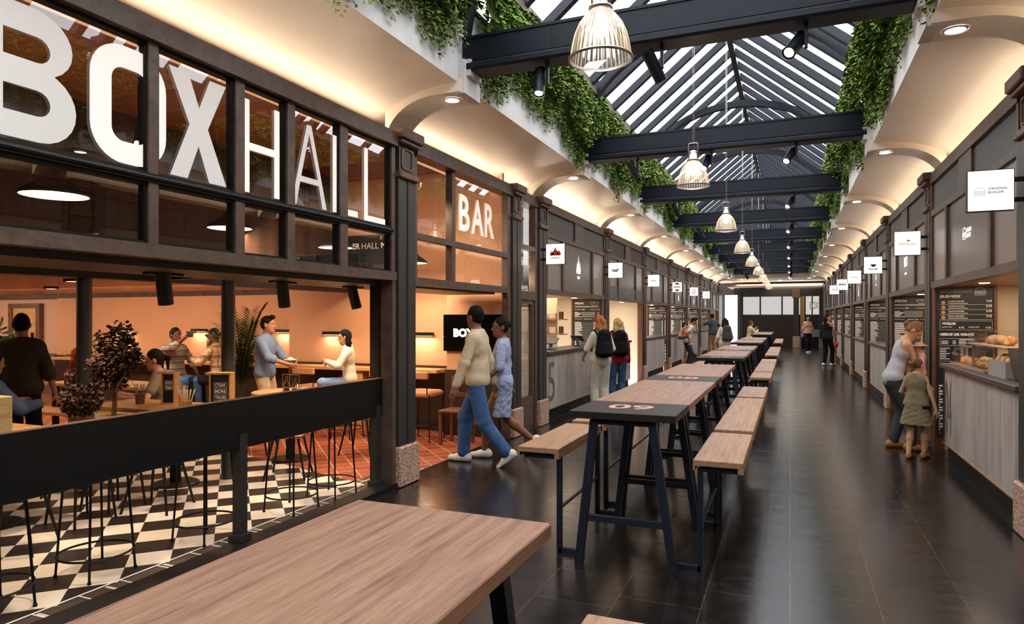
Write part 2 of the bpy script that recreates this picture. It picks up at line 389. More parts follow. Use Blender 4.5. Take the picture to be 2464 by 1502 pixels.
# text as mesh: lies in the plane given by o (left end of the baseline), u (reading direction), w (up)
TXT = {}
def text_geo(s, bold=0.):
    key = (s, bold)
    if key not in TXT:
        cu = bpy.data.curves.new('t', 'FONT'); cu.body = s; cu.size = 1; cu.offset = bold; cu.resolution_u = 3
        ob = bpy.data.objects.new('t', cu); COL.objects.link(ob)
        dg = bpy.context.evaluated_depsgraph_get(); me = bpy.data.meshes.new_from_object(ob.evaluated_get(dg))
        TXT[key] = ([tuple(v.co) for v in me.vertices], [tuple(p.vertices) for p in me.polygons])
        bpy.data.objects.remove(ob); bpy.data.curves.remove(cu); bpy.data.meshes.remove(me)
    return TXT[key]
def put_text(mb, s, o, u, w, h, width=None, bold=0., lift=.0015, shear=0., align='l'):
    V, F = text_geo(s, bold)
    if not V: return
    x0 = min(v[0] for v in V); x1 = max(v[0] for v in V); y0 = min(v[1] for v in V); y1 = max(v[1] for v in V)
    sy = h / (y1 - y0); sx = (width / (x1 - x0)) if width else sy
    o, u, w = Vector(o), Vector(u).normalized(), Vector(w).normalized(); n = u.cross(w) * lift
    tw = (x1 - x0) * sx; off = {'l': 0, 'c': -tw / 2, 'r': -tw}[align]
    mb.add([o + n + u * ((v[0] - x0) * sx + off + shear * (v[1] - y0) * sy) + w * ((v[1] - y0) * sy) for v in V], F)
def rect(mb, o, u, w, x0, x1, y0, y1, lift=.0015):
    o, u, w = Vector(o), Vector(u).normalized(), Vector(w).normalized(); n = u.cross(w) * lift
    mb.add([o + n + u * x + w * y for x, y in ((x0, y0), (x1, y0), (x1, y1), (x0, y1))], [(0, 1, 2, 3)])
def frame_lines(mb, o, u, w, x0, x1, y0, y1, t, lift=.0015):
    for a in ((x0, x1, y0, y0 + t), (x0, x1, y1 - t, y1), (x0, x0 + t, y0, y1), (x1 - t, x1, y0, y1)): rect(mb, o, u, w, *a, lift)
def area(name, loc, rot, sx, sy, power, col, spread=None):
    l = bpy.data.lights.new(name, 'AREA'); l.shape = 'RECTANGLE'; l.size = sx; l.size_y = sy; l.energy = power; l.color = col
    if spread: l.spread = spread
    o = bpy.data.objects.new(name, l); COL.objects.link(o); o.location = loc; o.rotation_euler = rot; return o
def spot(name, loc, target, power, col, ang=60, blend=.6, rad=.03):
    l = bpy.data.lights.new(name, 'SPOT'); l.energy = power; l.color = col; l.spot_size = R(ang); l.spot_blend = blend; l.shadow_soft_size = rad
    o = bpy.data.objects.new(name, l); COL.objects.link(o); o.location = loc
    o.rotation_euler = (Vector(target) - Vector(loc)).to_track_quat('-Z', 'Y').to_euler(); return o
def point(name, loc, power, col, rad=.05):
    l = bpy.data.lights.new(name, 'POINT'); l.energy = power; l.color = col; l.shadow_soft_size = rad
    o = bpy.data.objects.new(name, l); COL.objects.link(o); o.location = loc; return o
WARM = (1, .76, .53); WARM2 = (1, .8, .58); NEUT = (1, .9, .78)
# ------------------------------------------------------------------ layout (metres; +Y runs down the hall, camera over the origin)
X0 = -.93                                  # hall axis
XL, XR = -3.45, 1.60                       # shop front planes
BEAM = [5.65 + 3.85 * k for k in range(-2, 9)]
COLL = [5.67, 8.52, 9.57] + [9.57 + 3.87 * k for k in range(1, 8)]
COLR = [6.03 + 3.85 * k for k in range(0, 9)]
YEND = 40.0
def fx(side, d): return XR + d if side > 0 else XL - d

# floors
m = MB(); m.box(-3.62, 4.6, -7, 41.5, -.12, 0); struct('floor', m, M['slate'])
m = MB(); m.box(-3.98, -3.62, -3, 6.31, -.12, .003); m.cur = 0; struct('floor_edge', m, M['edge_tile'])
m = MB(); m.add([(-3.80, -3, .004), (-3.80, 5.47, .004), (-6.5, 6.3, .004), (-6.5, -3, .004)], [(0, 1, 2, 3)]); struct('floor_checker', m, M['checker'])
m = MB(); m.box(-18, -3.62, -3, 11, -.12, .002); struct('floor_bar', m, M['terracotta'])
m = MB(); m.box(-3.825, -3.81, -3, 5.4, 0, .006)
for i in range(24): m.box(-3.81, -3.70, .3 + i * .26 - .004, .3 + i * .26 + .004, 0, .0055)
struct('trim', m, M['upstand'], label='pale joint line edging the checker floor')
m = MB(); m.box(-3.62, -3.44, -3, 5.48, 0, .045); struct('trim', m, M['black'], label='black kerb under the bar barrier')

# outer shell of the building
def shell(nm, *b, mt='char'):
    m = MB(); m.box(*b); return struct(nm, m, M[mt])
shell('wall_back', -18, 4.6, -7.1, -7, 0, 7)
shell('wall_far', -18, 4.6, 41.5, 41.6, 0, 5)
shell('wall_left', -18.1, -18, -7, 41.6, 0, 4.2)
shell('wall_right', 4.6, 4.7, -7, 41.6, 0, 4.2)
shell('ceiling_left', -18, -2.95, -7, 41.6, 3.98, 4.1)
shell('ceiling_right', 1.09, 4.6, -7, 41.6, 3.98, 4.1)

# coved ceilings between the wall heads and the skylight, with flat ribs at every beam
def cove_pts(side, zin=3.77, zout=3.30, reach=.95, n=14):
    xin = X0 + side * 1.87; pts = []
    for i in range(n + 1):
        t = PI / 2 * i / n
        pts.append((xin + side * reach * math.sin(t) if True else 0, zout + (zin - zout) * math.cos(t)))
    return pts
for side, nm in ((-1, 'ceiling_cove_left'), (1, 'ceiling_cove_right')):
    P = cove_pts(side); m = MB(); ya, yb = -6.9, 38.4
    V = [(x, y, z) for y in (ya, yb) for x, z in P]; n = len(P)
    m.add(V, [(i, i + 1, n + i + 1, n + i) for i in range(n - 1)])
    struct(nm, m, M['plaster'], smooth=True)
    xin = X0 + side * 1.87; xo = X0 + side * 2.02
    m = MB(); m.box(xin, xo, -6.9, 38.4, 3.77, 4.52); struct('wall_upstand_' + ('left' if side < 0 else 'right'), m, M['upstand'])
    for k, yb_ in enumerate(BEAM):
        # rib: soffit follows the cove about 9 cm lower
        y = yb_; hw = .19; m = MB(); Q = []
        Q.append((xin - side * .03, 3.68))
        for i in range(15):
            t = PI / 2 * i / 14; Q.append((xin + side * .24 + side * .53 * math.sin(t), 3.28 + .40 * math.cos(t)))
        top = [(x, 3.79) for x, z in Q]
        nn = len(Q); V = [(x, y - hw, z) for x, z in Q] + [(x, y + hw, z) for x, z in Q] + [(x, y - hw, 3.8) for x, z in Q] + [(x, y + hw, 3.8) for x, z in Q]
        F = []
        for i in range(nn - 1):
            F += [(i, i + 1, nn + i + 1, nn + i), (i, 2 * nn + i, 2 * nn + i + 1, i + 1), (nn + i, nn + i + 1, 3 * nn + i + 1, 3 * nn + i)]
        m.add(V, F)
        m.add([(xin - side * .03, y - hw, 3.68), (xin - side * .03, y + hw, 3.68), (xin - side * .03, y + hw, 3.8), (xin - side * .03, y - hw, 3.8)], [(0, 1, 2, 3)])
        struct('ceiling_rib', m, M['plaster'], smooth=False)
        m = MB(); m.box(xin - side * .06, xin + side * .02, y - .17, y + .17, 3.671, 3.98); m.box(xin - side * .1, xin + side * .02, y - .12, y + .12, 3.84, 3.99)
        struct('ceiling_corbel', m, M['upstand'])
        if k >= 2 or True:
            d = MB(); xc = X0 + side * 2.02; d.lathe([(.085, 3.678), (.085, 3.672), (.066, 3.672)], (xc, y, 0), 24)
            sd = 'left' if side < 0 else 'right'
            if k >= 2:
                t = thing('recessed_downlight', 'round downlight in the %s cove rib above the %s beam from the front' % (sd, ORD[k - 2]), 'ceiling light', (xc, y, 3.672))
                obj('bezel', d, M['chrome'], t, True)
                e = MB(); e.lathe([(.001, 3.673), (.066, 3.673)], (xc, y, 0), 24); obj('lens', e, M['disc'], t)
            if k < 8: spot('downlight_lamp', (xc, y, 3.66), (xc, y, 0), 9, NEUT, 110, .8, .05)

# LED strips hidden behind the wall heads wash the coves
for side in (-1, 1):
    for k in range(len(BEAM) - 1):
        ya, yb = BEAM[k] + .24, BEAM[k + 1] - .24
        if side < 0 and k > 9: continue
        xs = XL - .17 if side < 0 else XR + .17
        p = (8.5 if side < 0 else 6.5) * (yb - ya)
        area('cove_led', (xs, (ya + yb) / 2, 3.36), (0, R(180 + (74 if side < 0 else -74)), 0), .06, yb - ya, p, (1, .8, .6))

# skylight: one glazed bay between each pair of beams
EAVE = (2.62 - .93, 4.90)                    # half width from the axis, height
RID = 6.36
def skylight_bay(k, ya, yb):
    w = EAVE[0]
    root = MB(); root.box(X0 - .045, X0 + .045, ya, yb, RID - .16, RID + .02)
    r = struct('window', root, M['navy'], label='skylight bay with sloping rafters'); 
    for s in (-1, 1):
        m = MB(); m.bar((X0 + s * w, ya, 4.90), (X0 + s * w, yb, 4.90), .09, .12); e = obj('eave_rail', m, M['bronze'], r); 
        m = MB(); m.box(X0 + s * 1.88, X0 + s * 2.0, ya, yb, 4.50, 4.56); obj('sill', m, M['navy'], r)
        m = MB()
        for i in range(6):
            y = ya + (yb - ya) * (i + .5) / 6
            m2 = MB(); m2.box(X0 + s * 1.80 - .012, X0 + s * 1.80 + .012, y - .012, y + .012, 4.52, 4.9); obj('mullion', m2, M['navy'], r)
        for i in range(6):
            y = ya + (yb - ya) * (i + .5) / 6
            m2 = MB(); m2.bar((X0 + s * w, y, 4.93), (X0 + s * .02, y, RID - .06), .09, .10); obj('rafter', m2, M['navy'], r)
        g = MB(); q = .12
        g.add([(X0 + s * (w + .12), ya, 4.90), (X0 + s * (w + .12), yb, 4.90), (X0, yb, RID + .06), (X0, ya, RID + .06)], [(0, 1, 2, 3)])
        obj('glass_pane', g, M['skyglass'], r)
    return r
for k in range(len(BEAM) - 1): skylight_bay(k, BEAM[k], BEAM[k + 1])
m = MB(); m.prism([(-1.95, 4.5), (1.95, 4.5), (1.75, 4.9), (0, RID + .05), (-1.75, 4.9)], (X0, 36.6, 0), (1, 0, 0), (0, 0, 1), -.08); struct('wall_gable', m, M['navy'])
m = MB(); m.box(-2.8, .94, 36.55, 36.7, 3.77, 4.52); struct('wall_end_upstand', m, M['upstand'])

# trusses
def truss(k, y):
    t = thing('roof_truss', 'dark blue steel roof beam with arch above it, %s from the front' % ORD[k], 'roof beam', (X0, y, 3.88))
    m = MB(); m.box(X0 - 1.93, X0 + 1.93, y - .09, y + .09, 3.98, 4.20); m.box(X0 - 1.935, X0 + 1.935, y - .1, y + .1, 4.185, 4.21)
    for xx in (-1.0, 1.0): m.box(X0 + xx - .004, X0 + xx + .004, y - .094, y + .094, 3.98, 4.19)
    obj('tie_beam', m, M['navy'], t)
    m = MB(); m.bbox(X0 - 1.85, X0 + 1.85, y - .13, y + .13, 3.885, 3.965, .02); m.box(X0 - 1.9, X0 + 1.9, y - .07, y + .07, 3.95, 3.985); obj('lower_flange', m, M['navy'], t)
    pts = []
    for i in range(33):
        a = PI - PI * i / 32; pts.append((X0 + 1.91 * math.cos(a), 4.15 + 1.50 * math.sin(a)))
    m = MB(); V = []; F = []
    for i, (x, z) in enumerate(pts):
        a = PI - PI * i / 32; nx, nz = math.cos(a), math.sin(a)
        for dx, dy in ((-.055, -.06), (.055, -.06), (.055, .06), (-.055, .06)): V.append((x + nx * dx, y + dy, z + nz * dx))
    for i in range(32):
        for j in range(4): F.append((i * 4 + j, i * 4 + (j + 1) % 4, i * 4 + 4 + (j + 1) % 4, i * 4 + 4 + j))
    m.add(V, F); obj('arch', m, M['navy'], t)
    for s in (-1, 1):
        m = MB(); m.bar((X0 + s * 1.55, y, 5.02), (X0 + s * 1.80, y, 5.02), .06, .07); obj('bracket', m, M['navy'], t)
    return t
for k, y in enumerate(BEAM[2:]): truss(k, y)
for y in BEAM[:2]:
    m = MB(); m.box(X0 - 1.93, X0 + 1.93, y - .1, y + .1, 3.9, 4.2); struct('trim', m, M['navy'], label='beam behind the viewpoint')

# columns
def column(side, y, label, hw=.185):
    a = fx(side, -.03); b = fx(side, .12)           # hall face, rear face
    t = thing('column', label, 'column', ((a + b) / 2, y, 0))
    s = 1 if side > 0 else -1
    m = MB(); m.bbox(a, b + s * .02, y - hw, y + hw, 0, .385, .012); obj('stone_base', m, M['granite'], t)
    m = MB(); a1 = a + s * .03
    m.bbox(a1, b, y - hw + .025, y - .012, .385, 2.98, .008); m.bbox(a1, b, y + .012, y + hw - .025, .385, 2.98, .008); m.box(a1 + s * .02, b, y - .015, y + .015, .385, 2.98)
    obj('shaft', m, M['col'], t)
    m = MB(); m.bbox(a - s * .005, b, y - hw + .01, y + hw - .01, 2.96, 3.02, .01); obj('ledge', m, M['cap'], t)
    m = MB(); m.box(a + s * .04, b, y - hw + .045, y + hw - .045, 3.02, 3.30); q = obj('head_block', m, M['col'], t)
    m = MB(); w = hw - .085; lo, hi = 3.06, 3.26
    c = .025; L = [(-w, lo + c), (-w + c, lo), (w - c, lo), (w, lo + c), (w, hi - c), (w - c, hi), (-w + c, hi), (-w, hi - c)]
    ins = [(x * .88, (z - 3.16) * .9 + 3.16) for x, z in L]
    m.strip(L, ins, (a + s * .04, y, 0), (0, 1, 0), (0, 0, 1), .012 if s < 0 else -.012); obj('panel_moulding', m, M['copper'], q)
    m = MB(); m.bbox(a - s * .05, b, y - hw - .01, y + hw + .01, 3.33, 3.43, .01); m.bbox(a - s * .02, b, y - hw + .01, y + hw - .01, 3.29, 3.33, .008); obj('capital', m, M['cap'], t)
    return t
LN = ['dark column with speckled stone base at the right end of the bar windows', 'slim dark column between the bar entrance and the narrow glazed door', 'slim dark column right of the narrow glazed door, flame sign on it']
for i, y in enumerate(COLL):
    column(-1, y, LN[i] if i < 3 else 'dark column along the left shop fronts, %s past the glazed door' % ORD[i - 2], .185 if i != 1 else .175)
for i, y in enumerate(COLR):
    column(1, y, ['column at the right edge of the view carrying the burger sign', 'column right behind the mother and child'][i] if i < 2 else 'dark column along the right shop fronts, %s beyond the burger stall' % ORD[i - 1])
# ------------------------------------------------------------------ bar front, left
XG = -3.52
EY = (0, 1, 0); EZ = (0, 0, 1); EX = (1, 0, 0)
# on the left wall text reads along +Y (seen from the hall): u x w = +X
def rails(mb, y0, y1, z0, z1, d0=-3.56, d1=-3.48): mb.box(d0, d1, y0, y1, z0, z1)
m = MB()
rails(m, -1.5, 5.49, 3.25, 3.38, -3.60, -3.44); rails(m, -1.5, 5.49, 1.975, 2.055, -3.60, -3.46)
for a, b in ((2.83, 2.895), (3.50, 3.58), (4.01, 4.09), (4.65, 4.75), (5.43, 5.49), (1.4, 1.46)): rails(m, a, b, 2.05, 3.26)
rails(m, 5.43, 5.49, 0, 2.0, -3.60, -3.47)
fr = struct('trim', m, M['bronze'], label='brown frame of the bar windows')
m = MB()
YM = [-1.5, 1.4, 2.83, 3.50, 4.01, 4.65, 5.43]; YN = [-1.5, 1.46, 2.895, 3.58, 4.09, 4.75, 5.49]
m.tube([(-3.47, -1.5, 2.445), (-3.47, 5.43, 2.445)], .018, 10); m.box(-3.55, -3.47, -1.5, 5.43, 2.42, 2.47)
for i in range(6):
    a, b = YN[i], YM[i + 1]
    for z0, z1 in ((2.055, 2.42), (2.47, 3.25)):
        for bb in ((a, a + .018, z0, z1), (b - .018, b, z0, z1), (a, b, z0, z0 + .018), (a, b, z1 - .018, z1)): m.box(-3.55, -3.50, *bb)
obj('glazing_bead', m, M['black'], fr)
for i in range(6):
    a, b = YN[i] + .01, YM[i + 1] - .01
    for z0, z1 in ((2.06, 2.43), (2.46, 3.245)):
        g = MB(); g.add([(XG, a, z0), (XG, b, z0), (XG, b, z1), (XG, a, z1)], [(0, 1, 2, 3)]); struct('window', g, M['glass'])

# big white lettering on the panes: solid B, O, X then thin H, A, L, L
def arc(cx, cz, r, a0, a1, n=8, rz=None): return [(cx + r * math.cos(R(a0 + (a1 - a0) * i / n)), cz + (rz or r) * math.sin(R(a0 + (a1 - a0) * i / n))) for i in range(n + 1)]
LET = (XG + .012, 0, 0); LB, LT = 2.50, 3.17
def letter(nm, label): return thing('window_letter', label, 'letter', (XG + .012, 0, 2.5))
def clip_panes(poly_fn): pass
def bigB():
    y0, y1, z0, z1 = 1.80, 2.415, LB + .005, LT + .005; zm = (z0 + z1) / 2
    out = [(y0, z0)] + [(y1 - .2, z0)] + arc(y1 - .19, z0 + .185, .19, -90, 62, 10, .185) + arc(y1 - .22, z1 - .17, .20, -58, 90, 10, .17) + [(y0, z1)]
    ho1 = [(2.055, z0 + .13)] + arc(2.215, z0 + .195, .065, -90, 90, 8) + [(2.055, z0 + .26)]
    ho2 = [(2.055, z0 + .40)] + arc(2.215, z0 + .465, .065, -90, 90, 8) + [(2.055, z0 + .53)]
    return out, [ho1, ho2]
def fill_letter(outer, holes, name, label):
    # tessellate with holes
    from mathutils.geometry import tessellate_polygon
    loops = [[Vector((p[0], p[1], 0)) for p in outer]] + [[Vector((p[0], p[1], 0)) for p in h] for h in holes]
    tris = tessellate_polygon(loops); pts = [p for l in loops for p in l]
    mb = MB(); fs = []
    for t in tris:
        a, b, c = (pts[i] for i in t)
        fs.append(t if (b - a).cross(c - a).z > 0 else (t[0], t[2], t[1]))
    mb.add([(XG + .012, p.x, p.y) for p in pts], fs)
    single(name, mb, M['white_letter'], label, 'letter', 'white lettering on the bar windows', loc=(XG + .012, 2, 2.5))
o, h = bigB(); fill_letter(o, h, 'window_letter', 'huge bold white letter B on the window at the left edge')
def ringD(y0, y1, z0, z1, t, r):
    o = arc(y1 - r, z0 + r, r, -90, 0) + arc(y1 - r, z1 - r, r, 0, 90) + arc(y0 + r, z1 - r, r, 90, 180) + arc(y0 + r, z0 + r, r, 180, 270)
    k = max(.03, r - t); i = arc(y1 - t - k, z0 + t + k, k, -90, 0) + arc(y1 - t - k, z1 - t - k, k, 0, 90) + arc(y0 + t + k, z1 - t - k, k, 90, 180) + arc(y0 + t + k, z0 + t + k, k, 180, 270)
    return o, i
mb = MB(); o, i = ringD(2.49, 2.97, LB, LT, .125, .2); mb.strip(o, i, (XG + .010, 0, 0), EY, EZ, .004)
# the frame hides the middle of the O
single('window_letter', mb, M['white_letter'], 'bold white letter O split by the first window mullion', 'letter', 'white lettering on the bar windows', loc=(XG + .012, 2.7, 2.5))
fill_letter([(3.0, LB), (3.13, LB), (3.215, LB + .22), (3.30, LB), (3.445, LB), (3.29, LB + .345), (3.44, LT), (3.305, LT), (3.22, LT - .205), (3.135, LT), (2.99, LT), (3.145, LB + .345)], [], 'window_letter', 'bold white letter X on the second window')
def thin(polys, label):
    mb = MB()
    for p in polys: mb.prism(p, (XG + .010, 0, 0), EY, EZ, .004)
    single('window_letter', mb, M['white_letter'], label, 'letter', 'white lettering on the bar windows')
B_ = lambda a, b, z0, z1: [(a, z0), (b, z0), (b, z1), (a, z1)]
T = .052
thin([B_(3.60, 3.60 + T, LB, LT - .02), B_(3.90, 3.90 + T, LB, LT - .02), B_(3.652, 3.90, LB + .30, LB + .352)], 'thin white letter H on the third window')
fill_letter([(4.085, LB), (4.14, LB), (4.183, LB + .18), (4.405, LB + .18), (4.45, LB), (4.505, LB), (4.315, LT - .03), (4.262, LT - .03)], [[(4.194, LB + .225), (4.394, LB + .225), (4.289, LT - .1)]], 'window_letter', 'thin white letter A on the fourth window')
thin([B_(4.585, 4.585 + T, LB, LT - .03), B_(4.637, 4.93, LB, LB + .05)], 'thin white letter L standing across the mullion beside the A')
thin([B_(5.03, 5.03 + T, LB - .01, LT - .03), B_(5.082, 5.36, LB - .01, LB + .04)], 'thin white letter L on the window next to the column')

# black barrier in front of the bar
t = thing('barrier', 'long black panel barrier in front of the bar', 'barrier', (-3.60, 3, 0))
m = MB(); m.bbox(-3.62, -3.58, -1.5, 5.43, .695, 1.045, .004); obj('panel', m, M['black'], t)
m = MB(); m.box(-3.623, -3.577, -1.5, 5.43, 1.045, 1.051); obj('top_edge', m, M['copper'], t)
for y in (3.67, 5.36, .8):
    m = MB(); m.box(-3.645, -3.575, y - .035, y + .035, 0, .8); m.box(-3.665, -3.555, y - .055, y + .055, 0, .09); obj('post', m, M['char'], t)

# bar entrance, its window wall and BAR lettering
m = MB(); rails(m, 5.84, 8.36, 3.26, 3.40, -3.60, -3.44); rails(m, 5.84, 8.36, 1.95, 2.03); rails(m, 5.84, 8.36, 2.42, 2.48)
rails(m, 6.66, 6.74, 2.0, 3.3); rails(m, 8.24, 8.36, 1.9, 3.3); rails(m, 5.84, 5.9, 2.0, 3.3); rails(m, 8.27, 8.36, 0, 2.0)
struct('trim', m, M['bronze'], label='brown frame over the bar entrance')
for a, b in ((5.9, 6.66), (6.74, 8.24)):
    for z0, z1 in ((2.03, 2.42), (2.48, 3.26)):
        g = MB(); g.add([(XG, a, z0), (XG, b, z0), (XG, b, z1), (XG, a, z1)], [(0, 1, 2, 3)]); struct('window', g, M['glass'])
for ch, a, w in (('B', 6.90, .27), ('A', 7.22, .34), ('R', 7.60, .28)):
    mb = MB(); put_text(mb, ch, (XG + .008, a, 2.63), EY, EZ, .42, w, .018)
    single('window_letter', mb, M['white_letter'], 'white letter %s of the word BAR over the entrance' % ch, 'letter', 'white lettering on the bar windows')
# narrow glazed door with blinds
m = MB(); 
m.box(-3.60, -3.46, 8.69, 9.40, 3.26, 3.40); m.box(-3.58, -3.48, 8.69, 9.40, 1.88, 2.0); m.box(-3.58, -3.48, 8.69, 9.40, 2.60, 2.66); m.box(-3.58, -3.48, 9.3, 9.40, 0, 3.3); m.box(-3.58, -3.48, 8.69, 8.74, 0, 3.3)
struct('trim', m, M['bronze'], label='frame around the narrow glazed door')
m = MB(); m.box(-3.56, -3.50, 8.74, 9.3, 0, .48); m.box(-3.56, -3.50, 8.74, 8.80, .48, 1.88); m.box(-3.56, -3.50, 9.22, 9.3, .48, 1.88); m.box(-3.56, -3.50, 8.74, 9.3, 1.82, 1.88)
m.box(-3.50, -3.49, 8.80, 9.24, .06, .40)
d = struct('door', m, M['bronze'])
g = MB(); g.add([(-3.53, 8.8, .48), (-3.53, 9.22, .48), (-3.53, 9.22, 1.82), (-3.53, 8.8, 1.82)], [(0, 1, 2, 3)]); obj('glass_pane', g, M['glass'], d)
g = MB()
for i in range(45): g.box(-3.565, -3.55, 8.8, 9.22, .49 + i * .0295, .49 + i * .0295 + .024)
obj('blind', g, M['cream'], d)
for z0, z1 in ((2.0, 2.6), (2.66, 3.26)):
    g = MB(); g.add([(XG, 8.74, z0), (XG, 9.3, z0), (XG, 9.3, z1), (XG, 8.74, z1)], [(0, 1, 2, 3)]); struct('window', g, M['glass'])
m = MB(); m.box(-3.9, -3.87, 8.4, 9.8, 0, 3.4); struct('wall_behind_door', m, M['cream'])
point('door_lamp', (-3.72, 9.0, 2.2), 9, WARM2, .05); point('door_lamp_low', (-3.74, 9.0, 1.2), 7, WARM2, .05)
# ------------------------------------------------------------------ food stalls
SIGN = {}
def logo_target(mb, o, u, w, kind): pass
def hanging_sign(side, y, label, draw, zc=2.57, col_hw=.16):
    # square lit box on two brackets, faces the entrance end (-Y)
    s = side
    xa = fx(s, .0) - s * .02; xin = fx(s, -.07)      # side toward the wall
    x_near = fx(s, -.37)
    x0, x1 = min(xin, x_near), max(xin, x_near)
    t = thing('hanging_sign', label, 'sign', ((x0 + x1) / 2, y - .06, zc - .15))
    m = MB(); m.bbox(x0, x1, y - .085, y - .035, zc - .155, zc + .155, .003); obj('sign_box', m, M['char'], t)
    m = MB(); m.add([(x0 + .006, y - .0862, zc - .149), (x1 - .006, y - .0862, zc - .149), (x1 - .006, y - .0862, zc + .149), (x0 + .006, y - .0862, zc + .149)], [(0, 1, 2, 3)]); obj('lit_face', m, M['sign_face'], t)
    for dz in (-.075, .075):
        m = MB(); m.box(xin, fx(s, .03), y - .075, y - .045, zc + dz - .016, zc + dz + .016); obj('bracket', m, M['black'], t)
    O = (x0, y - .0866, zc - .15)
    for mt, fn in draw:
        mb = MB(); fn(mb, O); 
        if mb.v: obj('lettering' if mt in ('ink',) else 'emblem', mb, M[mt], t)
    return t
def T_(s, x, z, h, width=None, bold=.01, align='c', shear=0):
    return lambda mb, o: put_text(mb, s, (o[0] + x, o[1], o[2] + z), EX, EZ, h, width, bold, .0008, shear, align)
def line_loop(mb, pts, o, t, closed=True, u=EX, w=EZ, lift=.001):
    # stroke of width t along a polyline in the sign plane
    u, w = Vector(u), Vector(w); nrm = u.cross(w) * lift; O = Vector(o) + nrm; n = len(pts)
    for i in range(n if closed else n - 1):
        a, b = Vector((*pts[i], 0)), Vector((*pts[(i + 1) % n], 0)); d = b - a
        if d.length < 1e-6: continue
        d.normalize(); p = Vector((-d.y, d.x, 0)) * t / 2; a = a - d * t * .3; b = b + d * t * .3
        mb.add([O + u * q.x + w * q.y for q in (a - p, b - p, b + p, a + p)], [(0, 1, 2, 3)])
def burger_logo(mb, o, x=.055, z=.12, k=.0011, u=EX, w=EZ, t=.0025):
    top = [(x + 38 * k + 34 * k * math.cos(a), z + 30 * k + 24 * k * math.sin(a)) for a in [PI * i / 14 for i in range(15)]]
    line_loop(mb, top, o, t, True, u, w)
    line_loop(mb, [(x, z + 24 * k), (x + 76 * k, z + 24 * k)], o, t, False, u, w); line_loop(mb, [(x, z + 17 * k), (x + 20 * k, z + 19 * k), (x + 50 * k, z + 15 * k), (x + 76 * k, z + 18 * k)], o, t, False, u, w)
    line_loop(mb, [(x + 4 * k, z + 11 * k), (x + 72 * k, z + 11 * k), (x + 70 * k, z), (x + 6 * k, z)], o, t, True, u, w)
def flame(mb, o, x, z, h, wd, u=EX, w=EZ, lift=.001):
    for dx, sc in ((-.28, .6), (0, 1), (.28, .66)):
        pts = [(-.5, .22), (-.35, .5), (-.1, .72), (0, 1.0), (.12, .7), (.38, .5), (.45, .22), (.25, .03), (0, 0), (-.3, .04)]
        u_, w_ = Vector(u), Vector(w); O = Vector(o) + u_.cross(w_) * lift
        P = [O + u_ * (x + dx * wd + px * wd * .55 * sc) + w_ * (z + pz * h * sc) for px, pz in pts]
        c = O + u_ * (x + dx * wd) + w_ * (z + h * .3 * sc)
        mb.add(P + [c], [(i, len(P), (i + 1) % len(P)) for i in range(len(P))][::1] and [((i + 1) % len(P), i, len(P)) for i in range(len(P))])
def disc(mb, o, x, z, r, n=20, u=EX, w=EZ, lift=.001, a0=0, a1=360):
    u, w = Vector(u), Vector(w); O = Vector(o) + u.cross(w) * lift
    P = [O + u * (x + r * math.cos(R(a0 + (a1 - a0) * i / n))) + w * (z + r * math.sin(R(a0 + (a1 - a0) * i / n))) for i in range(n + 1)]
    mb.add(P, [tuple(range(n + 1))])
def ring(mb, o, x, z, r, t, n=28, a0=0, a1=360):
    line_loop(mb, [(x + r * math.cos(R(a0 + (a1 - a0) * i / n)), z + r * math.sin(R(a0 + (a1 - a0) * i / n))) for i in range(n + 1)], o, t, False)

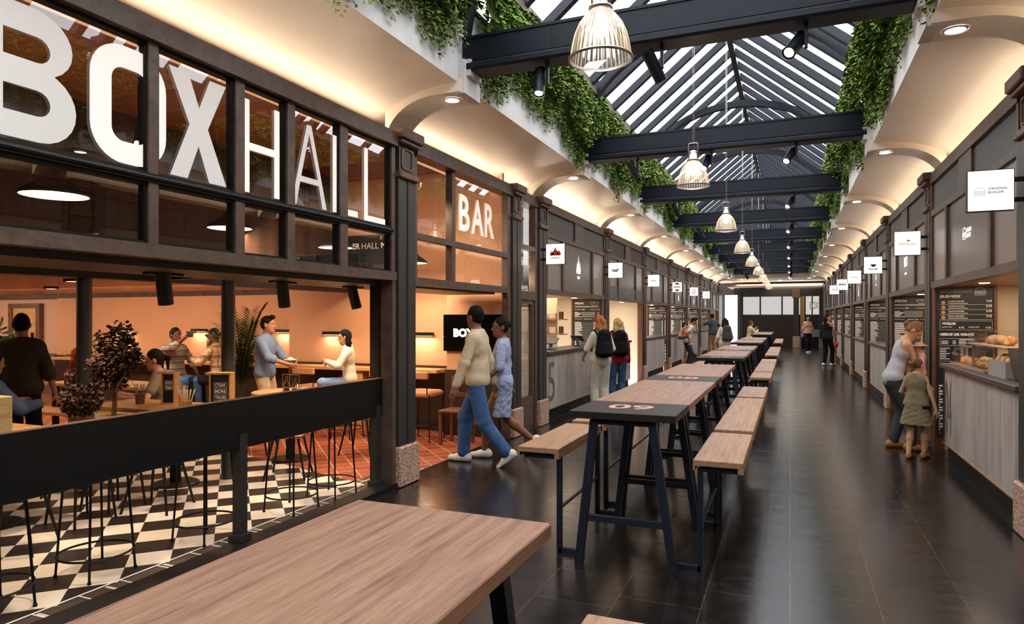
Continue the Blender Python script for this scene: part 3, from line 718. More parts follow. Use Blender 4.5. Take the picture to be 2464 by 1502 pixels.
def menu_board(side, y, label, kind, z0=.95, z1=1.98, wide=.575, strip=True, far=False):
    # dark board across the far end of a stall, facing the entrance end
    s = side; a = fx(s, .045); b = fx(s, .045 + wide)
    x0, x1 = min(a, b), max(a, b); t = thing('menu_board', label, 'menu board', ((x0 + x1) / 2, y, z0))
    m = MB(); m.bbox(x0, x1, y, y + .03, z0, z1, .004)
    if strip: m.box(a, a + s * .085, y, y + .03, .2, z0)
    obj('panel', m, M['board'], t)
    m = MB(); m.box(x0 - .025, x1 + .025, y - .01, y + .035, z1, z1 + .03)
    xe = b; m.box(xe, xe + s * .035, y - .012, y + .035, z0, z1); obj('frame', m, M['walnut'], t)
    O = (x0, y - .001, z0); W = x1 - x0; H = z1 - z0; A = MB(); G = MB(); Bn = MB(); Or = MB()
    tx = lambda st, x, z, h, wd=None, al='l', bold=.02, sh=0., mb=A: put_text(mb, st, (O[0] + x * W, O[1], O[2] + z * H), EX, EZ, h * H, wd * W if wd else None, bold, .001, sh, al)
    bar = lambda xa, xb, z, h, mb=A: rect(mb, O, EX, EZ, xa * W, xb * W, z * H, (z + h) * H, .001)
    if kind == 'burger':
        frame_lines(A, O, EX, EZ, .06 * W, .62 * W, .945 * H, .965 * H, .003, .001)
        tx('BURGERS', .05, .885, .034, .36, sh=.25, bold=.08)
        for i, (n_, p_) in enumerate((('CLASSIC BURGER', '7.95'), ('WESTERN BURGER', '8.95'), ('TEXAS BURGER', '9.95'), ('PIZZA BURGER', '9.95'))):
            z = .835 - i * .058
            tx(n_, .20, z, .016, .29, bold=.03); bar(.20, .55, z - .018, .007); tx(p_, .97, z - .005, .026, al='r', bold=.03); bar(.05, .98, z - .032, .003)
            disc(Bn, O, .115 * W, (z - .005) * H, .022 * H, 14, lift=.001)
        frame_lines(A, O, EX, EZ, .05 * W, .98 * W, .51 * H, .615 * H, .003, .001)
        tx('GYROS', .08, .567, .03, .25, sh=.25, bold=.08); tx('CLASSIC GYRO', .08, .535, .015, .19); tx('9.95', .39, .525, .024); tx('CHICKEN GYRO', .56, .535, .015, .19); tx('9.95', .86, .525, .024)
        tx('HEROS OR WRAPS', .05, .44, .032, .6, sh=.25, bold=.08)
        frame_lines(A, O, EX, EZ, .05 * W, .98 * W, .325 * H, .41 * H, .003, .001); bar(.4, .65, .392, .01)
        for i in range(3):
            for xx, ww in ((.08, .12), (.28, .06), (.39, .13)): bar(xx, xx + ww, .375 - i * .016, .008)
        for i in range(7): bar(.05, .05 + .12 + .06 * (i % 3 == 0), .29 - i * .021, .009); bar(.42, .47, .29 - i * .021, .009); bar(.52, .55, .29 - i * .021, .009)
        frame_lines(A, O, EX, EZ, .05 * W, .98 * W, .07 * H, .145 * H, .003, .001); tx('DESSERT', .08, .097, .024, .23, sh=.25, bold=.05); bar(.36, .58, .115, .009); bar(.36, .46, .095, .009); bar(.88, .93, .115, .009); bar(.88, .93, .095, .009)
        burger_logo(A, (O[0] + .66 * W, O[1], O[2] + .915 * H), 0, 0, .0016, t=.005)
    else:
        tx('PIZZA' if kind == 'pizza' else 'MENU', .06, .915, .038, .33, sh=.25, bold=.08)
        # slice emblem
        cx, cz = .78, .955
        u = [(cx * W + .085 * math.cos(R(a_)), cz * H + .07 * math.sin(R(a_))) for a_ in range(180, 361, 15)]
        line_loop(A, u, O, .008, True)
        for dx, dz in ((-.035, -.015), (.0, -.03), (.035, -.012), (0, -.005)): ring(A, O, cx * W + dx, cz * H + dz, .012, .004, 10)
        bar(.06, .9, .872, .006); bar(.06, .95, .858, .006)
        bar(.06, .3, .805, .012, Or); bar(.33, .43, .805, .014); bar(.62, .9, .805, .012, Or); bar(.92, .98, .805, .012)
        for i in range(6): bar(.06, .2 + .04 * ((i * 7) % 4), .755 - i * .018, .009); bar(.32, .8, .755 - i * .018, .004); bar(.88, .95, .755 - i * .018, .01, Or if i < 3 else A)
        zz = [(.06 + .022 * i) * W for i in range(13)]; line_loop(A, [(x, (.625 + .006 * (-1) ** i) * H) for i, x in enumerate(zz)], O, .004, False); tx('SPECIALTY PIES', .4, .615, .016, .28)
        bar(.72, .96, .622, .003)
        rr = random.Random(5)
        for i in range(15): bar(.06, .06 + .14 + .14 * rr.random(), .555 - i * .031, .014); bar(.06, .78, .545 - i * .031, .003); bar(.74, .8, .555 - i * .031, .013); bar(.88, .95, .555 - i * .031, .013)
        frame_lines(A, O, EX, EZ, .05 * W, .96 * W, .02 * H, .075 * H, .003, .001)
    if strip:   # upright lines of text beside the counter end
        xs = a + s * .02 if s > 0 else a - .065
        for i in range(17):
            rect(A, (xs, y - .001, 0), EX, EZ, .0, .014 + .026 * ((i * 5) % 3 > 0), .26 + i * .033, .26 + i * .033 + .02, .001)
        rect(A, (xs, y - .001, 0), EX, EZ, 0, .03, .215, .218, .001); rect(A, (xs, y - .001, 0), EX, EZ, 0, .003, .215, .245, .001)
    for nm, mb, mt in (('lettering', A, 'paint_white'), ('burger_picture', Bn, 'bun'), ('orange_lettering', Or, 'orange_txt')):
        if mb.v: obj(nm, mb, M[mt], t)
    return t

def stall(side, ya, yb, idx, board='pizza', emblem=None, vents=True, tiled=False, white_open=False, counter_end=None, number=None, board_label='', blabel='', wide_board=True, dark=False):
    """shop front between two columns: head rail, vents, metal panels, transom, counter, lit interior"""
    s = side; u = Vector((0, 1, 0)) if s < 0 else Vector((0, -1, 0))
    D = lambda d: fx(s, d)
    L = yb - ya; sd = 'left' if s < 0 else 'right'
    m = MB()
    m.box(D(.0), D(.12), ya, yb, 3.27, 3.40); m.box(D(.01), D(.10), ya, yb, 1.985, 2.065); m.box(D(.01), D(.09), ya, yb, 2.87, 2.94)
    ym = (ya + yb) / 2
    m.box(D(.012), D(.09), ym - .27, ym + .27, 2.92, 3.28)
    q = [ya, ya + L * .22, ya + L * .245, ya + L * .735, ya + L * .76, yb]
    for a_, b_ in ((q[1], q[2]), (q[3], q[4])): m.box(D(.005), D(.09), a_, b_, 2.06, 2.88)
    for a_, b_ in ((ya, ya + .05), (yb - .05, yb)): m.box(D(.01), D(.09), a_, b_, 1.99, 3.3)
    f = struct('trim', m, M['bronze'], label='shop front frame, %s side' % sd)
    for a_, b_ in ((ya + .05, ym - .27), (ym + .27, yb - .05)):
        m = MB(); m.box(D(.035), D(.07), a_, b_, 2.94, 3.27); obj('vent_grille', m, M['vent'] if vents else M['char'], f)
    for i, (a_, b_, mt) in enumerate(((q[0], q[1], 'rib'), (q[2], q[3], 'panelgrey'), (q[4], q[5], 'rib'))):
        m = MB(); m.box(D(.035), D(.07), a_, b_, 2.06 if not tiled else 2.30, 2.88); obj('panel', m, M[mt], f)
    if tiled:
        m = MB(); m.box(D(.02), D(.07), ya, yb, 2.06, 2.30); obj('tile_band', m, M['tile_grey'], f)
    if emblem: emblem(f, D(.034), ym, u)
    # interior box
    dk = 1.05
    m = MB(); m.box(D(dk), D(dk + .06), ya - .1, yb + .1, 0, 2.1); struct('wall_stall_' + sd, m, M['cream'] if not dark else M['wainscot'])
    m = MB(); m.box(D(.10), D(dk), ya, yb, 2.0, 2.06); struct('ceiling_stall_' + sd, m, M['soffit'])
    m = MB(); m.box(D(.12), D(dk), yb - .02, yb + .06, 0, 2.05); struct('wall_stall_end_' + sd, m, M['cream'])
    m = MB(); m.box(D(.02), D(.13), yb - .16, yb, 0, 1.99); struct('trim', m, M['walnut'], label='timber jamb of a stall')
    if not dark:
        area('stall_lamp', (D(.6), ym, 1.985), (0, 0, 0), .6, L * .8, 15, WARM2)
    e = MB(); e.lathe([(.001, 1.994), (.05, 1.994), (.05, 1.999)], (D(.35), ya + L * .72, 0), 16)
    t = thing('recessed_downlight', 'round downlight in the soffit of %s' % blabel, 'ceiling light', (D(.35), ya + L * .72, 1.994)); obj('lens', e, M['disc'], t)
    # counter
    ce = counter_end if counter_end else yb - .62
    c = thing('serving_counter', 'grey boarded serving counter of %s' % blabel, 'counter', (D(.2), (ya + ce) / 2, 0))
    m = MB(); m.box(D(.03), D(.42), ya + .03, ce, .2, 1.045); obj('front_panel', m, M['counter'], c)
    m = MB(); m.bbox(D(-.01), D(.46), ya + .02, ce + .04, 1.045, 1.095, .006); obj('worktop', m, M['counter_top'], c)
    m = MB(); m.box(D(.07), D(.40), ya + .03, ce, 0, .185); m.box(D(.03), D(.07), ya + .03, ce, 0, .008); obj('plinth', m, M['black'], c)
    m = MB(); m.box(D(.02), D(.07), ya + .03, ce, .185, .2); obj('sill', m, M['bench'], c)
    m = MB(); m.box(D(.025), D(.05), ce - .05, ce, .19, 1.045); obj('end_post', m, M['char'], c)
    if number:
        mb = MB()
        put_text(mb, number, Vector((D(.029), 0, .30)) + Vector((0, (ya + .10) if s < 0 else (ce - .06), 0)), u, EZ, .62, .33, .0, .001)
        obj('painted_number', mb, M['panelgrey'], c)
    if board: menu_board(s, yb - .18, board_label or 'dark menu board of %s' % blabel, board)
    return c

def emb_flame(f, x, ym, u):
    mb = MB(); o = Vector((x, ym, 2.40)) - u * 0
    flame(mb, o, 0, 0, .34, .30, u, EZ, .002); put_text(mb, 'FLAME', o + Vector((0, 0, -.09)), u, EZ, .05, .16, .03, .002, 0, 'c'); obj('lit_emblem', mb, M['logo_white'], f)
def emb_burger(f, x, ym, u):
    mb = MB(); o = Vector((x, ym, 2.42)) + Vector((0, .06, 0)); burger_logo(mb, o - u * .13, 0, 0, .0021, u, EZ, .008)
    put_text(mb, 'ORIGINAL', o + u * .05 + Vector((0, 0, .055)), u, EZ, .045, .2, .02, .002); put_text(mb, 'BURGER', o + u * .05, u, EZ, .045, .17, .02, .002); obj('lit_emblem', mb, M['logo_white'], f)
def emb_word(w_, s_='', h=.16):
    def fn(f, x, ym, u):
        mb = MB(); o = Vector((x, ym, 2.40)); put_text(mb, w_, o, u, EZ, h, None, .03, .002, 0, 'c')
        if s_: put_text(mb, s_, o + Vector((0, 0, -.12)), u, EZ, .04, None, .02, .002, 0, 'c')
        obj('lit_emblem', mb, M['logo_white'], f)
    return fn
def emb_drop(f, x, ym, u):
    mb = MB(); flame(mb, Vector((x, ym, 2.18)), 0, 0, .28, .17, u, EZ, .002); obj('lit_emblem', mb, M['logo_white'], f)

CL, CR = COLL[2:], COLR
lspec = [dict(emblem=emb_flame, number='5', blabel='the flame pizza stall left of the backpackers'), dict(tiled=True, board=None, vents=False, counter_end=CL[1] + 2.2, blabel='the second left stall with a plain lit wall'),
         dict(emblem=None, blabel='the third stall on the left'), dict(emblem=emb_drop, blabel='the fourth stall on the left, behind the piggyback pair'), dict(emblem=emb_drop, blabel='the fifth stall on the left'), dict(emblem=emb_drop, blabel='the sixth stall on the left'),
         dict(board=None, dark=True, vents=False, blabel='the seventh stall on the left')]
for i, sp in enumerate(lspec): stall(-1, CL[i] + .19, CL[i + 1] - .19, i, **sp)
rspec = [dict(board='burger', emblem=emb_burger, number='04', counter_end=9.02, blabel='the burger stall', board_label='burger menu board behind the pastry counter'), dict(emblem=emb_word('MO', 'MANGO'), blabel='the stall behind the mother'), dict(emblem=emb_word('N', 'NOODLE', .12), blabel='the third stall on the right'),
         dict(emblem=emb_drop, blabel='the fourth stall on the right'), dict(blabel='the fifth stall on the right'), dict(blabel='the sixth stall on the right'), dict(blabel='the seventh stall on the right'), dict(blabel='the eighth stall on the right', dark=True)]
for i, sp in enumerate(rspec): stall(1, CR[i] + .19, CR[i + 1] - .19, i, **sp)
stall(1, 2.2, 5.84, 9, board=None, blabel='the stall nearest the viewpoint on the right')
# remaining lengths of wall
for s, y0, y1, nm in ((-1, CL[7] + .1, 38.6, 'wall_end_left'), (1, CR[8] + .1, 41.5, 'wall_end_right'), (1, -7, 2.2, 'wall_near_right')):
    m = MB(); m.box(fx(s, .02), fx(s, .2), y0, y1, 0, 3.4); struct(nm, m, M['char'])
m = MB(); m.box(XL - .2, XL, -7, -1.5, 0, 3.4); struct('wall_near_left', m, M['char'])

# hanging signs
hanging_sign(1, CR[0] + .05, 'white square sign reading ORIGINAL BURGER', [('tan_ink', lambda mb, o: burger_logo(mb, o, .04, .115, .00105)), ('ink', lambda mb, o: (put_text(mb, 'ORIGINAL', (o[0] + .135, o[1], o[2] + .155), EX, EZ, .018, .12, .01, .0008), put_text(mb, 'BURGER', (o[0] + .135, o[1], o[2] + .127), EX, EZ, .018, .098, .01, .0008)))])
hanging_sign(1, CR[1] + .05, 'white square sign with the golden word MANGO', [('gold_ink', lambda mb, o: (put_text(mb, 'MANGO', (o[0] + .15, o[1], o[2] + .125), EX, EZ, .035, .19, .0, .0008, 0, 'c'), flame(mb, o, .16, .175, .03, .05)))])
hanging_sign(1, CR[2] + .05, 'white square sign with a bowl and the word Noodle', [('ink', lambda mb, o: (disc(mb, o, .155, .165, .045, 14, a0=180, a1=360), put_text(mb, 'Noodle', (o[0] + .15, o[1], o[2] + .065), EX, EZ, .04, .15, .02, .0008, .15, 'c'), rect(mb, o, EX, EZ, .1, .2, .045, .05), line_loop(mb, [(.1, .225), (.14, .17)], o, .004, False)))])
hanging_sign(1, CR[3] + .05, 'white square sign with one thin line of small print, right side', [('ink', lambda mb, o: rect(mb, o, EX, EZ, .06, .22, .14, .15))])
hanging_sign(1, CR[4] + .05, 'white square sign with the bold word BOLD', [('ink', lambda mb, o: put_text(mb, 'BOLD', (o[0] + .15, o[1], o[2] + .13), EX, EZ, .05, .18, .08, .0008, 0, 'c'))])
hanging_sign(1, CR[5] + .05, 'white square sign ending in the letters OUT', [('ink', lambda mb, o: put_text(mb, 'OUT', (o[0] + .18, o[1], o[2] + .12), EX, EZ, .08, .14, .02, .0008, 0, 'c')), ('panelgrey', lambda mb, o: put_text(mb, 'I', (o[0] + .085, o[1], o[2] + .12), EX, EZ, .08, None, .02, .0008, 0, 'c'))])
hanging_sign(-1, CL[0] + .0, 'white square sign with red flames', [('red_ink', lambda mb, o: (flame(mb, o, .15, .125, .13, .2), ring(mb, o, .15, .165, .072, .005), rect(mb, o, EX, EZ, .07, .23, .085, .094)))])
hanging_sign(-1, CL[1] - .15, 'white square sign with the lower-case word leaf', [('ink', lambda mb, o: put_text(mb, 'leaf', (o[0] + .15, o[1], o[2] + .12), EX, EZ, .07, .13, .03, .0008, 0, 'c'))])
hanging_sign(-1, CL[2] + .05, 'white square sign with one thin line of small print, left side', [('panelgrey', lambda mb, o: rect(mb, o, EX, EZ, .07, .22, .14, .155))])
hanging_sign(-1, CL[3] + .05, 'white square sign with a round black badge', [('ink', lambda mb, o: (disc(mb, o, .15, .205, .075, 14, a0=20, a1=160), disc(mb, o, .15, .1, .075, 14, a0=200, a1=340), rect(mb, o, EX, EZ, .05, .25, .14, .165), ring(mb, o, .15, .152, .1, .008)))])
hanging_sign(-1, CL[4] + .05, 'white square sign with a round green badge', [('green_ink', lambda mb, o: (ring(mb, o, .15, .14, .06, .016, a0=-200, a1=60), disc(mb, o, .17, .215, .02, 10), line_loop(mb, [(.12, .15), (.15, .12), (.19, .17)], o, .012, False)))])
hanging_sign(-1, CL[5] + .05, 'white square sign with faint pale print', [('tan_ink', lambda mb, o: (rect(mb, o, EX, EZ, .06, .12, .19, .2), rect(mb, o, EX, EZ, .06, .22, .14, .15), rect(mb, o, EX, EZ, .06, .2, .11, .12)))])
# ------------------------------------------------------------------ far end of the hall
m = MB(); m.box(-5, 4.6, 36.7, 41.5, 3.66, 3.76); struct('ceiling_end', m, M['plaster'])
m = MB(); m.box(-3.2, -1.2, 38.2, 41.5, 3.3, 3.36); struct('ceiling_end_low', m, M['peach2'])
m = MB()
m.box(-2.95, 1.75, YEND, YEND + .2, 2.80, 3.25)                   # head band
m.box(-2.95, -2.55, YEND - .1, YEND + .15, 0, 3.0)
for xx in (-2.5, -1.55, -.42, .35): m.box(xx - .04, xx + .04, YEND, YEND + .12, 1.75, 2.85)
for xx in (.75, 1.1, 1.6): m.box(xx - .03, xx + .03, YEND, YEND + .12, 1.75, 2.9)
m.box(-2.5, 1.75, YEND, YEND + .12, 1.72, 1.80); m.box(-2.95, 1.75, YEND, YEND + .12, 3.2, 3.5)
struct('wall_end', m, M['col'])
m = MB(); m.box(-2.5, .28, YEND + .02, YEND + .08, 0, 1.72); m.box(.45, 1.75, YEND + .02, YEND + .08, .95, 1.72); struct('wall_end_dark', m, M['wainscot'])
m = MB(); m.add([(-2.5, YEND + .3, 1.75), (1.7, YEND + .3, 1.75), (1.7, YEND + .3, 2.85), (-2.5, YEND + .3, 2.85)], [(0, 1, 2, 3)]); struct('window', m, glow('overcast_pane', 'efebe6', .72))
m = MB(); m.box(.50, .72, YEND - .03, YEND, .9, 2.8); struct('trim', m, M['oak'], label='timber post at the far end')
m = MB(); m.box(-2.2, -1.2, YEND + .1, YEND + .16, 0, 0.05); struct('trim', m, M['black'])
t = thing('column', 'pillar with pale stone base in the middle of the far wall', 'column', (.28, YEND - .2, 0))
m = MB(); m.bbox(.12, .48, YEND - .35, YEND, 0, .62); obj('stone_base', m, M['granite'], t)
m = MB(); m.bbox(.16, .44, YEND - .3, YEND, .62, 2.7); obj('shaft', m, M['col'], t)
m = MB(); m.bbox(.1, .5, YEND - .36, YEND, 2.7, 3.2); obj('capital', m, M['cap'], t)
t = thing('column', 'pillar with pale stone base at the right end of the far wall', 'column', (1.5, YEND - .2, 0))
m = MB(); m.bbox(1.42, 1.66, YEND - .3, YEND, 0, .5); obj('stone_base', m, M['granite'], t)
m = MB(); m.bbox(1.44, 1.64, YEND - .28, YEND, .5, 3.2); obj('shaft', m, M['col'], t)
mb = MB(); put_text(mb, 'BOX', (.98, YEND - .01, 2.1), EX, EZ, .4, .45, .03, .002); single('wall_lettering', mb, M['paint_white'], 'small white word BOX on the far window', 'lettering')
m = MB(); m.box(.5, 1.45, YEND - .6, YEND - .56, .6, 1.0); m.box(.5, .54, YEND - .6, YEND - .56, 0, .6); m.box(1.41, 1.45, YEND - .6, YEND - .56, 0, .6); single('low_barrier', m, M['blue_grey'], 'pale blue-grey low barrier at the far end beside the walking woman', 'barrier')
# bright side exit on the left
m = MB(); m.add([(-3.42, YEND - .2, 0), (-2.75, YEND - .2, 0), (-2.75, YEND - .2, 2.9), (-3.42, YEND - .2, 2.9)], [(0, 1, 2, 3)]); struct('window', m, glow('daylit_exit', 'ffffff', 2.2))
for i, (xx, yy, zz) in enumerate(((-2.4, 38, 3.655), (-1.4, 38.6, 3.655), (.0, 38, 3.655), (.9, 37.6, 3.655), (-.5, 39.2, 3.655))):
    e = MB(); e.lathe([(.001, zz), (.07, zz), (.08, zz + .005)], (xx, yy, 0), 14); single('recessed_downlight', e, M['disc'], '%s downlight from the left in the far end ceiling' % ['first', 'second', 'fourth', 'fifth', 'third'][i], 'ceiling light')
area('end_lamp', (-.9, 38.4, 3.6), (0, 0, 0), 3.5, 2.5, 60, NEUT)
area('end_ceiling_fill', (-.6, 39.85, 3.45), (R(115), 0, 0), 4.4, .08, 90, WARM2)  # unseen upward fill light, added to brighten the dark far ceiling
# ------------------------------------------------------------------ inside the bar
def wallbox(nm, *b, mt='peach'):
    m = MB(); m.box(*b); return struct(nm, m, M[mt])
wallbox('wall_bar_tv', -4.42, -3.58, 8.30, 8.36, 0, 3.98)
wallbox('wall_bar_tv_return', -4.42, -4.36, 8.36, 8.62, 0, 3.98)
wallbox('wall_bar_right', -7.33, -4.42, 8.55, 8.65, 0, 3.98)
wallbox('wall_bar_corner', -7.39, -7.33, 8.55, 9.3, 0, 3.98)
wallbox('wall_bar_back', -13.9, -7.33, 9.2, 9.3, 0, 2.02)
wallbox('wall_bar_upper', -18, -7.33, 9.18, 9.3, 2.02, 3.98, mt='plankwallx')
wallbox('wall_bar_left', -18, -13.9, 9.5, 9.6, 0, 2.4, mt='peach2')
wallbox('wall_bar_jog', -13.95, -13.9, 9.2, 9.6, 0, 2.4, mt='peach')
wallbox('wall_bar_near', -18, -3.6, -3.1, -3, 0, 3.98, mt='char')
wallbox('wall_bar_side', -17.9, -17.8, -3, 9.6, 0, 3.98, mt='peach')
wallbox('ceiling_bar', -18, -3.6, -3, 9.6, 3.70, 3.8, mt='barceil')
wallbox('ceiling_bar_low', -18, -6.25, -3, 9.4, 2.10, 2.2, mt='barceil')
m = MB(); m.box(-6.30, -6.12, -3, 9.2, 2.0, 2.2); m.box(-6.2, -3.62, 5.10, 5.22, 2.02, 2.2)
struct('trim', m, M['black'], label='dark steel edge beams in the bar')
wallbox('wall_bar_bulkhead', -6.36, -6.28, -3, 9.2, 2.2, 3.98, mt='plankwall')
wallbox('trim_soffit_bar', -4.3, -3.6, -1.5, 8.1, 1.93, 1.99, mt='wainscot')
# wainscot and wall shelf
m = MB(); m.box(-13.9, -7.39, 9.12, 9.2, 0, .86); m.box(-7.33, -4.42, 8.49, 8.55, 0, .90); m.box(-4.42, -3.6, 8.24, 8.30, 0, .90); struct('wall_wainscot', m, M['wainscot'])
m = MB(); m.box(-17.8, -13.95, 9.44, 9.5, 0, .86); struct('wall_wainscot_left', m, M['panelgrey'])
def shelf(label, x0, x1, y, z, d=.34):
    m = MB(); m.bbox(x0, x1, y - d, y, z - .05, z, .005)
    t = thing('wall_counter', label, 'counter', ((x0 + x1) / 2, y, z - .05)); obj('worktop', m, M['oak'], t)
    m = MB(); m.box(x0, x1, y - .03, y, z, z + .035); obj('back_rail', m, M['wainscot'], t)
shelf('timber wall counter under the two wall lamps at the back of the bar', -13.5, -7.5, 9.12, .845)
shelf('timber wall counter behind the seated woman in white', -7.3, -4.5, 8.49, .90)
m = MB(); m.box(-5.95, -5.75, 8.2, 8.45, 0, .85); single('counter_support', m, M['oak'], 'wide timber leg under the wall counter by the cutlery cup', 'counter leg')
# door far left
m = MB(); m.box(-15.75, -14.95, 9.43, 9.5, 0, 1.83); d = struct('door', m, M['oak'])
m = MB(); m.box(-15.87, -15.75, 9.40, 9.5, 0, 1.93); m.box(-14.95, -14.83, 9.40, 9.5, 0, 1.93); m.box(-15.87, -14.83, 9.40, 9.5, 1.83, 1.93); obj('door_frame', m, M['cap'], d)
m = MB(); m.box(-15.08, -15.05, 9.38, 9.43, .9, 1.3); obj('handle', m, M['black'], d)
# steel posts
for x, y, lb in ((-6.22, 4.36, 'round dark steel post behind the burgundy shrub'), (-5.23, 5.16, 'round dark steel post left of the man in the blue shirt'), (-7.4, 2.9, 'round dark steel post at the left edge of the view')):
    m = MB(); m.tube([(x, y, 0), (x, y, 2.02)], .066, 16); m.tube([(x, y, 2.0), (x, y, 2.2)], .04, 12); single('steel_post', m, M['col'], lb, 'post')
m = MB(); m.box(-3.73, -3.63, 5.44, 5.54, 0, 2.0); single('steel_post', m, M['wainscot'], 'square dark post just inside the bar beside the first column', 'post')
# wall lamps : slim dark bars throwing light down
def walllamp(px_, y, z, label, w=.36):
    t = thing('wall_lamp', label, 'lamp', (px_, y - .04, z))
    m = MB(); m.bbox(px_ - w / 2, px_ + w / 2, y - .09, y - .03, z - .02, z + .03, .004); obj('housing', m, M['black'], t)
    m = MB(); m.box(px_ - .03, px_ + .03, y - .04, y, z - .01, z + .02); obj('mount', m, M['black'], t)
    m = MB(); m.box(px_ - w / 2 + .02, px_ + w / 2 - .02, y - .085, y - .05, z - .0235, z - .021); obj('diffuser', m, M['warmtube'], t)
    area('wall_lamp_light', (px_, y - .07, z - .03), (R(-12), 0, 0), w * .9, .04, 3.2, WARM)
walllamp(-9.96, 9.2, 1.39, 'slim black wall lamp left of the man in the cream plaid shirt')
walllamp(-11.94, 9.2, 1.39, 'slim black wall lamp behind the burgundy shrub')
walllamp(-8.0, 9.2, 1.39, 'slim black wall lamp behind the man in the blue shirt')
walllamp(-6.5, 8.55, 1.38, 'slim black wall lamp behind the seated woman in white')
walllamp(-4.92, 8.55, 1.38, 'slim black wall lamp left of the television')
# television
t = thing('television', 'black wall television showing the white word BOX', 'television', (-4.0, 8.27, 1.16))
m = MB(); m.bbox(-4.45, -3.575, 8.25, 8.30, 1.16, 1.665, .006); obj('screen', m, M['screen'], t)
mb = MB(); put_text(mb, 'BOX', (-4.29, 8.249, 1.355), EX, EZ, .12, .33, .06, .001); obj('picture_text', mb, M['logo_white'], t)
# black sign board high up in the bar
t = thing('sign_board', 'black board with white lettering hanging high inside the bar', 'sign', (-5.3, 8.2, 2.35))
m = MB(); m.box(-7.0, -5.05, 8.2, 8.24, 2.33, 2.82); obj('board', m, M['black'], t)
mb = MB(); put_text(mb, 'ER', (-5.92, 8.198, 2.62), EX, EZ, .085, None, .03, .001); put_text(mb, 'HALL', (-5.76, 8.198, 2.62), EX, EZ, .085, None, -.005, .001); put_text(mb, 'MU', (-5.43, 8.198, 2.62), EX, EZ, .085, None, .03, .001); obj('lettering', mb, M['paint_white'], t)
for xx in (-6.9, -5.15):
    m = MB(); m.tube([(xx, 8.22, 2.82), (xx, 8.22, 3.7)], .004, 6); obj('cable', m, M['black'], t)
# pendant lamps
def dome(x, y, z, label):
    t = thing('pendant_lamp', label, 'lamp', (x, y, z), 'black dome pendants in the bar')
    m = MB(); m.lathe([(.222, 0), (.228, .012), (.2, .04), (.16, .07), (.11, .10), (.08, .135), (.05, .15), (.045, .2), (.02, .21)], (x, y, z), 32); obj('shade', m, M['black'], t, True)
    m = MB(); m.lathe([(.215, .002), (.19, .035), (.1, .09), (.001, .1)], (x, y, z), 32); obj('shade_inside', m, M['lampin'], t, True)
    m = MB(); m.tube([(x, y, z + .2), (x, y, 3.7)], .006, 6); obj('cord', m, M['black'], t)
    m = MB(); m.sphere((x, y, z + .05), .035); obj('bulb', m, M['bulb'], t, True)
    spot('pendant_light', (x, y, z + .0), (x, y, 0), 55, WARM, 120, .5, .1)
dome(-4.91, 3.22, 2.50, 'black dome pendant below the bold letter O, nearest of the three')
dome(-5.34, 5.29, 2.54, 'black dome pendant behind the mullion between X and H')
dome(-5.42, 7.14, 2.52, 'black dome pendant in front of the black board with lettering')
dome(-4.75, 7.9, 2.36, 'black dome pendant seen just right of the first column')
# small socket lamp hanging lower
t = thing('bulb_socket', 'small dark bulb socket hanging on a thin cord inside the bar', 'lamp', (-5.6, 4.0, 2.3))
m = MB(); m.tube([(-5.6, 4.0, 2.42), (-5.6, 4.0, 3.7)], .004, 6); obj('cord', m, M['black'], t)
m = MB(); m.lathe([(.03, 0), (.035, .03), (.02, .05), (.02, .1), (.008, .12)], (-5.6, 4.0, 2.3), 16, True); obj('socket', m, M['black'], t)
# track spots
def trackspot(x, y, z, label, tilt, big=.05):
    t = thing('track_spotlight', label, 'spotlight', (x, y, z)); 
    m = MB(); m.box(x - .03, x + .03, y - .14, y + .14, z - .035, z); obj('track', m, M['black'], t)
    m = MB(); m.box(x - .012, x + .012, y - .012, y + .012, z - .10, z - .03); obj('stem', m, M['black'], t)
    d = Vector(tilt).normalized(); c = Vector((x, y, z - .10)); a, b = c - d * .08, c + d * .14
    m = MB(); m.tube([a, b], big, 20); obj('barrel', m, M['char'], t)
    m = MB(); m.tube([b - d * .004, b + d * .001], big * .72, 20); obj('lens', m, M['lampin'], t)
    return b, d
for x, y, tl, lb in ((-4.0, 3.37, (-.08, .2, -1), 'black track spotlight left of the blue shirt, nearest in the bar'), (-4.0, 4.55, (-.08, .25, -1), 'black track spotlight above the man in the blue shirt'), (-4.0, 5.55, (.1, .3, -1), 'black track spotlight above the seated woman in white')):
    b, d = trackspot(x, y, 1.95, lb, tl)
for x, y in ((-4.3, 2.6), (-4.5, 3.9), (-4.2, 5.2), (-4.9, 5.0), (-5.6, 3.6)): spot('bar_floor_spot', (x + .3, y, 1.9), (x, y, 0), 70, WARM2, 75, .7, .06)
# ceiling downlights in the low ceiling
for i, (x, y) in enumerate(((-10.4, 5.9), (-10.6, 6.9), (-8.2, 5.6))):
    m = MB(); m.box(x - .09, x + .09, y - .06, y + .06, 2.07, 2.10); t = thing('ceiling_downlight', 'small square downlight in the low bar ceiling, ' + ('nearer of the left pair', 'farther of the left pair', 'right of the steel post')[i], 'ceiling light', (x, y, 2.07)); obj('housing', m, M['black'], t)
    m = MB(); m.box(x - .06, x + .06, y - .04, y + .04, 2.066, 2.069); obj('lens', m, M['lampin'], t)
m = MB(); m.box(-13.2, -10.7, 6.0, 6.1, 2.04, 2.105); t = thing('linear_light', 'thin glowing strip light on the low bar ceiling, far left', 'ceiling light', (-12, 6.05, 2.04)); obj('housing', m, M['black'], t)
m = MB(); m.box(-13.15, -11.5, 6.02, 6.08, 2.034, 2.039); obj('tube', m, M['warmtube'], t)
